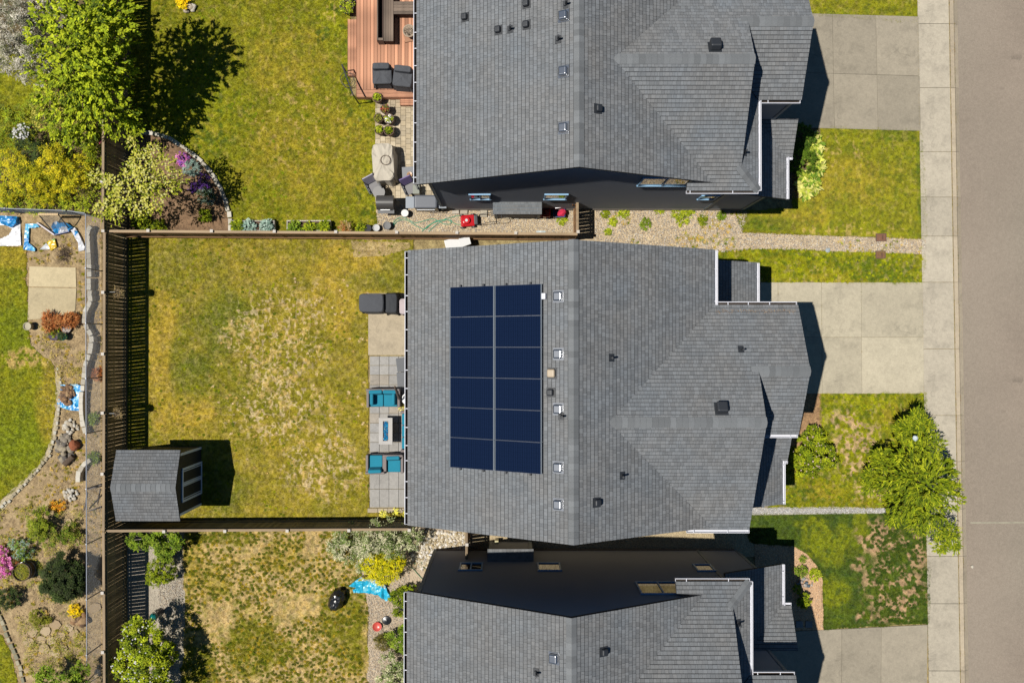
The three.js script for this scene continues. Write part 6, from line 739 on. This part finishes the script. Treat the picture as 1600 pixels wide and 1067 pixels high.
function heap(name, label, cx, cy, rx, ry, n, r0, r1, mats, cat = 'stones', y0 = 0) { const c = at(cx, cy), t = thing(name, label, cat, [c[0], y0, c[2]]), l = []; for (let i = 0; i < n; i++) { const a = R(0, 6.3), d = Math.sqrt(rnd()), r = R(r0, r1); l.push([c[0] + Math.cos(a) * d * rx / 36.2, y0 + r * 0.4 + (1 - d) * 0.12, c[2] + Math.sin(a) * d * ry / 36.2, r]); } stones(t, [c[0], y0, c[2]], l, mats); return t; }
const rk = stoneM([[170, 158, 140], [140, 130, 118], [120, 112, 104], [190, 176, 150]]), rw = stoneM([[232, 222, 204], [214, 198, 172], [240, 234, 222]]), rb = stoneM([[170, 130, 90], [196, 160, 116], [120, 92, 70], [150, 118, 88]]);
heap('stone_heap', 'heap of dark grey stones between the garden path and fence', 103, 700, 14, 24, 80, 0.05, 0.14, rk); heap('stone_heap', 'spill of small pale stones above the dark grey heap', 110, 668, 12, 12, 44, 0.04, 0.1, rw);
heap('stone_heap', 'heap of white stones above the orange flowers', 110, 772, 12, 9, 34, 0.04, 0.1, rw); heap('stone_heap', 'brown stones beside the bright yellow plant', 124, 966, 13, 9, 18, 0.08, 0.2, rb);
heap('stone_heap', 'ring of white stones around the yellow flowers by the upper lawn', 296, 14, 9, 6, 14, 0.07, 0.15, rw);
one('rusty_rock', 'rust orange boulder on the dark stone heap', 'boulder', at(117, 695, 0.05), (t) => stones(t, [0, 0, 0], [[0, 0.12, 0, 0.27, 0.7]], stoneM([[176, 100, 62]]), 'boulder'));
one('wood_log', 'pale log lying at the foot of the dark stone heap', 'log', at(109, 719), (t) => part(t, 'log', bark, (b) => b.limb([-0.2, 0.12, 0.12], [0.22, 0.12, -0.14], 0.13, 0.12)), 0.2);
one('blue_tarp', 'blue tarp under a pile of brown stones beside the fence', 'tarp', at(110, 620), (t) => { const b = new MB(); crumple(b, px([[95, 601], [120, 600], [131, 604], [130, 625], [125, 642], [110, 641], [92, 635], [89, 630], [94, 618]]), { h: 0.1, k: A(30, 150, 220), k2: A(60, 176, 236), s: 2 }); b.build('tarp', MT.plastic, t, t.position.toArray()); });
heap('stone_pile', 'brown stones piled on the blue tarp', 107, 617, 13, 15, 70, 0.05, 0.1, rb, 'stones', 0.06);
const C2 = { aqua: A(40, 150, 220), blue: A(30, 110, 200), sky: A(90, 190, 236) };
const sheetThing = (name, label, cat, poly, o) => one(name, label, cat, at(poly[0][0], poly[0][1]), (t) => { const b = new MB(); crumple(b, px(poly), o); b.build('sheet', MT.plastic, t, t.position.toArray()); });
sheetThing('pool_liner', 'white plastic liner spread around bare soil at the left edge', 'liner', [[-30, 344], [31, 344], [33, 384], [-30, 385], [-30, 374], [0, 374], [14, 368], [19, 358], [10, 352], [-30, 352]], { h: 0.07, k: A(236, 236, 240), s: 11 });
sheetThing('paddling_pool', 'crumpled blue paddling pool on the white liner', 'paddling pool', [[4, 338], [29, 339], [29, 350], [20, 356], [6, 351], [2, 344]], { h: 0.2, y: 0.09, k: C2.aqua, k2: C2.blue, s: 12, cell: 0.05 });
sheetThing('blue_banner', 'bright blue plastic strip bent in a corner shape on the soil', 'plastic strip', [[40, 350], [58, 350], [62, 355], [46, 356], [45, 380], [56, 389], [55, 393], [37, 390], [39, 372]], { h: 0.1, k: C2.sky, k2: C2.aqua, s: 13 });
sheetThing('yellow_flag', 'yellow and green torn plastic beside the blue strip', 'plastic sheet', [[73, 378], [86, 373], [89, 386], [84, 389], [80, 392]], { h: 0.1, k: A(240, 200, 20), k2: A(70, 160, 60), s: 14, split: 0.6 });
sheetThing('clear_sheet', 'greyish clear plastic left of the yellow torn plastic', 'plastic sheet', [[62, 390], [72, 380], [80, 388], [74, 390]], { h: 0.06, k: A(196, 200, 206), s: 15 });
sheetThing('white_strip', 'long white and blue plastic strip beside the chain link fence', 'plastic strip', [[110, 357], [118, 356], [126, 370], [133, 386], [132, 391], [124, 393], [123, 380]], { h: 0.14, k: A(230, 232, 240), k2: C2.aqua, s: 16, split: 0.62 });
sheetThing('blue_bundle', 'blue and white plastic bundle under the leaning screen frame', 'plastic bundle', [[82, 352], [90, 346], [96, 350], [104, 348], [116, 356], [108, 362], [90, 366], [84, 362]], { h: 0.24, k: C2.aqua, k2: A(230, 232, 240), s: 17, cell: 0.05 });
one('blue_pole', 'blue and white pole lying across the soil below the screen frame', 'pole', at(75, 360), (t) => part(t, 'pole', MT.plastic, (b) => { b.limb([-0.45, 0.06, -0.32], [0.3, 0.08, 0.2], 0.04, 0.04, A(230, 220, 226)); b.limb([0.3, 0.08, 0.2], [0.95, 0.08, 0.05], 0.04, 0.04, A(40, 60, 120)); }));
one('screen_frame', 'wood topped window screen leaning against the chain link fence', 'window screen', at(90, 358), (t) => { const o = t.position, q = [[59, 335, 0.95], [90, 335, 0.95], [110, 361, 0.03], [80, 360, 0.03]].map(([x, y, h]) => { const p = at(x, y, h); return [p[0] - o.x, p[1], p[2] - o.z]; }); part(t, 'top_board', boardMats(216, 190, 150, 1 + 1)[1], (b) => b.bar(q[0], q[1], 0.1, 0.06)); for (const [i, j] of [[1, 2], [2, 3], [3, 0]]) part(t, 'frame_bar', MT.plastic, (b) => b.bar(q[i], q[j], 0.035, 0.03, A(70, 70, 74))); part(t, 'screen', mat(A(150, 156, 160), 0.6, { transparent: true, opacity: 0.28 }), (b) => b.quad(...q)); });
one('branch_pile', 'pile of dry brown twigs on the bare soil', 'branches', at(100, 398), (t) => part(t, 'twigs', bark, (b) => { for (let i = 0; i < 130; i++) { const a = R(0, 6.3), x = gauss() * 0.3, z = gauss() * 0.36, l = R(0.1, 0.26); b.limb([x, R(0.02, 0.14), z], [x + Math.cos(a) * l, R(0.02, 0.16), z + Math.sin(a) * l], 0.008, 0.004); } }).userData.kind = 'stuff');
pot('plant_pot', 'white rimmed black pot at the corner of the old concrete slabs', 48, 510, 0.17, 0.3, A(216, 206, 176), {}); pot('plant_pot', 'teal pot below the dry orange ferns', 102, 526, 0.17, 0.28, A(30, 130, 120), { pal: G.dark, n: 60 });
pot('bowl_pot', 'dark purple bowl below the dry orange ferns', 86, 524, 0.22, 0.14, A(96, 84, 100)); pot('bowl_pot', 'pale stone bowl beside the dry ferns, above the teal pot', 105, 513, 0.2, 0.12, A(196, 184, 176));
plant('dry_fern', 'dry orange fern beside the old slabs, the larger one', 'plant', [[80, 502, 0.25, 0.36]], 520, [0.16, 0.04], G.rust, { spray: 1.4, flat: 0.6 }); plant('dry_fern', 'dry orange fern nearer the chain link fence', 'plant', [[109, 501, 0.25, 0.28]], 380, [0.16, 0.04], G.rust, { spray: 1.4, flat: 0.6 });
plant('garden_shrub', 'yellow green plant between the dry ferns and the bowls', 'plant', [[82, 513, 0.15, 0.28]], 500, [0.08, 0.03], G.olive.concat(G.lime), { flat: 0.5 });
for (const [x, y, l] of [[146, 654, 'small green plant between the block wall and the fence'], [145, 716, 'tiny green sprig by the short row of blocks'], [152, 584, 'reddish plant between the block wall and the fence']]) plant('garden_shrub', l, 'plant', [[x, y, 0.12, 0.22]], 200, [0.12, 0.03], y === 584 ? G.rust : G.mid, { spray: 1.3, flat: 0.5 });
one('barrel_planter', 'round wooden barrel planter with mossy green top', 'planter', at(43, 889), (t) => { const m = boardMats(120, 100, 70, 3); for (let i = 0; i < 18; i++) { const a = i * 0.349; part(t, 'stave', m[i % 3], (b) => b.box(Math.cos(a) * 0.37, 0.25, -Math.sin(a) * 0.37, 0.035, 0.5, 0.125, a)); } for (const y of [0.12, 0.4]) part(t, 'hoop', MT.metal, (b) => b.at(new THREE.TorusGeometry(0.392, 0.012, 6, 28), 0, y, 0, Math.PI / 2, 0, 0, [0.4, 0.4, 0.38])); part(t, 'soil', MT.soil(A(120, 120, 50)), (b) => b.cyl(0, 0.2, 0, 0.352, 0.352, 0.22, 20)); const b = new MB(); leaves(b, [[0, 0.42, 0, 0.34, 0.12]], 700, [0.05, 0.025], [A(170, 160, 40), A(146, 146, 44), A(120, 130, 40)], { low: 0 }); b.build('moss', MT.leaf, t); });
one('metal_gate_frame', 'rusty metal gate frames leaning between chain link fence and wooden fence', 'frame', at(146, 778), (t) => { const o = t.position, L = (x, y, h) => { const p = at(x, y, h); return [p[0] - o.x, h, p[2] - o.z]; }; const m = mat(S(96, 92, 92), 0.5, { metalness: 0.4 }); for (const [a, b] of [[[137, 765, 0.3], [158, 757, 0.8]], [[137, 799, 0.1], [158, 791, 0.7]], [[152, 786, 0.3], [156, 764, 0.8]], [[136, 770, 0.9], [131, 797, 0.2]]]) part(t, 'bar', m, (q) => q.bar(L(...a), L(...b), 0.045, 0.045)); });
for (const [x, y, l] of [[178, 457, 'dry hanging basket on a bracket, the upper one on the fence'], [178, 645, 'dry hanging basket on a bracket, the lower one on the fence']]) one('hanging_basket', l, 'hanging basket', [-16.6, 0, zAt(y, 1.5)], (t) => { part(t, 'bracket', MT.black, (b) => { b.bar([0.02, 1.78, 0], [0.34, 1.78, 0], 0.025, 0.025); b.bar([0.03, 1.5, 0], [0.28, 1.77, 0], 0.02, 0.02); }); part(t, 'basket', MT.stone, (b) => b.lathe([[0.001, 1.32], [0.1, 1.36], [0.15, 1.52], [0.16, 1.54], [0.13, 1.52], [0.001, 1.5]], 0.3, 0, 0, 16, A(110, 96, 80))); for (const a of [0, 2.1, 4.2]) part(t, 'chain', MT.black, (b) => b.bar([0.3 + Math.cos(a) * 0.15, 1.54, Math.sin(a) * 0.15], [0.3, 1.78, 0], 0.01, 0.01)); const b = new MB(); leaves(b, [[0.32, 1.56, 0, 0.2, 0.5]], 150, [0.14, 0.014], G.straw, { spray: 1.2 }); b.build('dry_plant', MT.leaf, t); });
// ---------------------------------------------------------------- lower yard
one('gazing_ball', 'shiny teal glass ball on a stand beside the gravel', 'glass ball', at(251, 955), (t) => { part(t, 'ball', mat(S(14, 96, 90), 0.08, { clearcoat: 1 }), (b) => b.at(new THREE.SphereGeometry(0.17, 24, 16), 0, 0.72, 0)); part(t, 'stand', MT.stone, (b) => b.lathe([[0.16, 0], [0.07, 0.12], [0.06, 0.45], [0.12, 0.58]], 0, 0, 0, 16, A(120, 110, 100))); });
one('covered_grill', 'shiny black bag over a round grill on the dry lawn', 'grill cover', at(528, 934), (t) => part(t, 'cover', mat(S(26, 27, 30), 0.28), (b) => drape(b, 0, 0, 0.66, 1.0, 0.62, { turn: -0.45, taper: 0.62, fold: 0.08, bump: 0.09, ball: 0.95, s: 6 })));
sheetThing('paddling_pool', 'collapsed cyan paddling pool with patterned rim below the cypress', 'paddling pool', [[546, 914], [556, 906], [567, 899], [578, 903], [592, 908], [603, 915], [606, 924], [612, 932], [604, 938], [592, 929], [575, 925], [553, 925], [551, 921], [558, 917]], { h: 0.22, k: A(40, 190, 232), k2: A(120, 210, 232), s: 21, cell: 0.05, split: 0.62 });
sheetThing('patterned_rim', 'patterned grey plastic rim along the top of the cyan pool', 'plastic rim', [[566, 898.5], [580, 900], [592, 905], [604, 913], [603, 917], [590, 910], [575, 905], [560, 905]], { h: 0.28, y: 0.1, k: A(170, 196, 200), k2: A(196, 190, 60), s: 22, cell: 0.05, split: 0.52 });
one('red_saucer', 'red plastic dish on the gravel beside the dry lawn', 'dish', at(589.5, 978), (t) => part(t, 'dish', MT.plastic, (b) => b.lathe([[0.13, 0], [0.19, 0.1], [0.2, 0.11], [0.18, 0.1], [0.12, 0.03], [0.001, 0.025]], 0, 0, 0, 20, A(226, 96, 84))));
one('dustbin_lid', 'black round lid beside the red dish on the gravel', 'lid', at(604, 969), (t) => part(t, 'lid', MT.plastic, (b) => b.lathe([[0.19, 0], [0.2, 0.02], [0.17, 0.035], [0.05, 0.05], [0.04, 0.07], [0.001, 0.07]], 0, 0.01, 0, 22, S(20, 22, 26))));
one('garden_hose', 'dark green hose looped on the gravel beside the lower house', 'hose', at(660, 885), (t) => { const o = t.position, L = (l) => l.map(([x, y]) => { const q = at(x, y); return [q[0] - o.x, 0.03, q[2] - o.z]; }); part(t, 'hose', mat(A(40, 130, 84), 0.5), (b) => { b.tube(L([[638, 878], [648, 880], [660, 879], [672, 880], [680, 872], [678, 864], [672, 858]]), 0.014, 5); b.tube(L([[637, 884], [645, 888], [654, 898], [662, 905], [668, 898], [664, 888], [658, 882], [660, 876], [670, 884], [671, 894], [665, 903]]), 0.014, 5); }).userData.kind = 'stuff'; });
one('wall_box', 'small cream box on the dark ground between the houses', 'box', at(776, 847, 0.4), (t) => { part(t, 'box', MT.plastic, (b) => b.rbox(0, -0.18, 0, 0.16, 0.4, 0.14, 0.02, 0, A(214, 206, 160))); });
// ---------------------------------------------------------------- front things
for (const [x, y, w, l] of [[1377, 371, 0.42, 'rusty brown square cover in the grass above the gravel path'], [1376, 398, 0.4, 'rusty brown square cover at the lower edge of the gravel path']]) one('meter_cover', l, 'utility cover', at(x, y), (t) => { part(t, 'frame', MT.stone, (b) => { for (const s of [-1, 1]) { b.box(s * w / 2, 0.02, 0, 0.03, 0.06, 0.34, 0, A(130, 100, 84)); b.box(0, 0.02, s * 0.155, w - 0.032, 0.058, 0.03, 0, A(130, 100, 84)); } }); part(t, 'lid', MT.stone, (b) => b.box(0, 0.02, 0, w - 0.04, 0.04, 0.27, 0, A(150, 104, 80))); part(t, 'hinge', MT.stone, (b) => b.box(0.06, 0.042, 0, 0.06, 0.01, 0.2, 0, A(120, 84, 66))); }, 0.02, 'square covers by the gravel path');
one('stray_stone', 'white stone on the kerb line near the bottom of the street', 'stone', at(1519, 885, -0.1), (t) => stones(t, [0, 0, 0], [[0, 0.05, 0, 0.08]], rw));
one('plastic_bag', 'white plastic bag caught in the top of the street tree', 'bag', at(1431, 685, 3.1), (t) => part(t, 'bag', MT.plastic, (b) => b.at(stoneG[2], 0, 0, 0, 0.4, 0.2, 0, A(214, 226, 232), [0.1, 0.08, 0.13])));
{ const t = struct('stepping_stones', at(1256, 975)), o = t.position.toArray(); for (const [x, y] of [[1235, 975], [1249, 975], [1264, 975]]) { const q = at(x, y), b = new MB(); b.rbox(q[0], 0.03, q[2], 0.3, 0.06, 0.28, 0.015); b.build('stepping_stone', MT.concrete(A(150, 150, 150)), t, o); } }
heap('garden_stones', 'cluster of pale and blue grey stones in the bark bed', 1258, 911, 12, 8, 26, 0.03, 0.09, stoneM([[216, 206, 196], [120, 140, 156], [96, 116, 130], [226, 196, 176], [180, 176, 172]]));
one('downspout_elbow', 'pale flat stone at the far end of the side gravel path', 'stone', at(1294, 391), (t) => stones(t, [0, 0, 0], [[0, 0.04, 0, 0.12, 0.4]], stoneM([[196, 206, 210]])));
// splash blocks at the foot of the upper house wall
for (const [x, l] of [[948, 'grey vent strip at the foot of the upper house wall, nearest the gate'], [1064, 'grey vent strip at the foot of the upper house wall, middle one'], [1133, 'grey vent strip at the foot of the upper house wall, nearest the street']]) one('splash_block', l, 'splash block', at(x, 325.5), (t) => part(t, 'block', MT.stone, (b) => { b.rbox(0, 0.06, 0, 0.42, 0.1, 0.14, 0.02, 0, A(140, 136, 132)); }), 0, 'splash blocks at the upper wall');
camera.updateProjectionMatrix();
renderer.render(scene, camera);
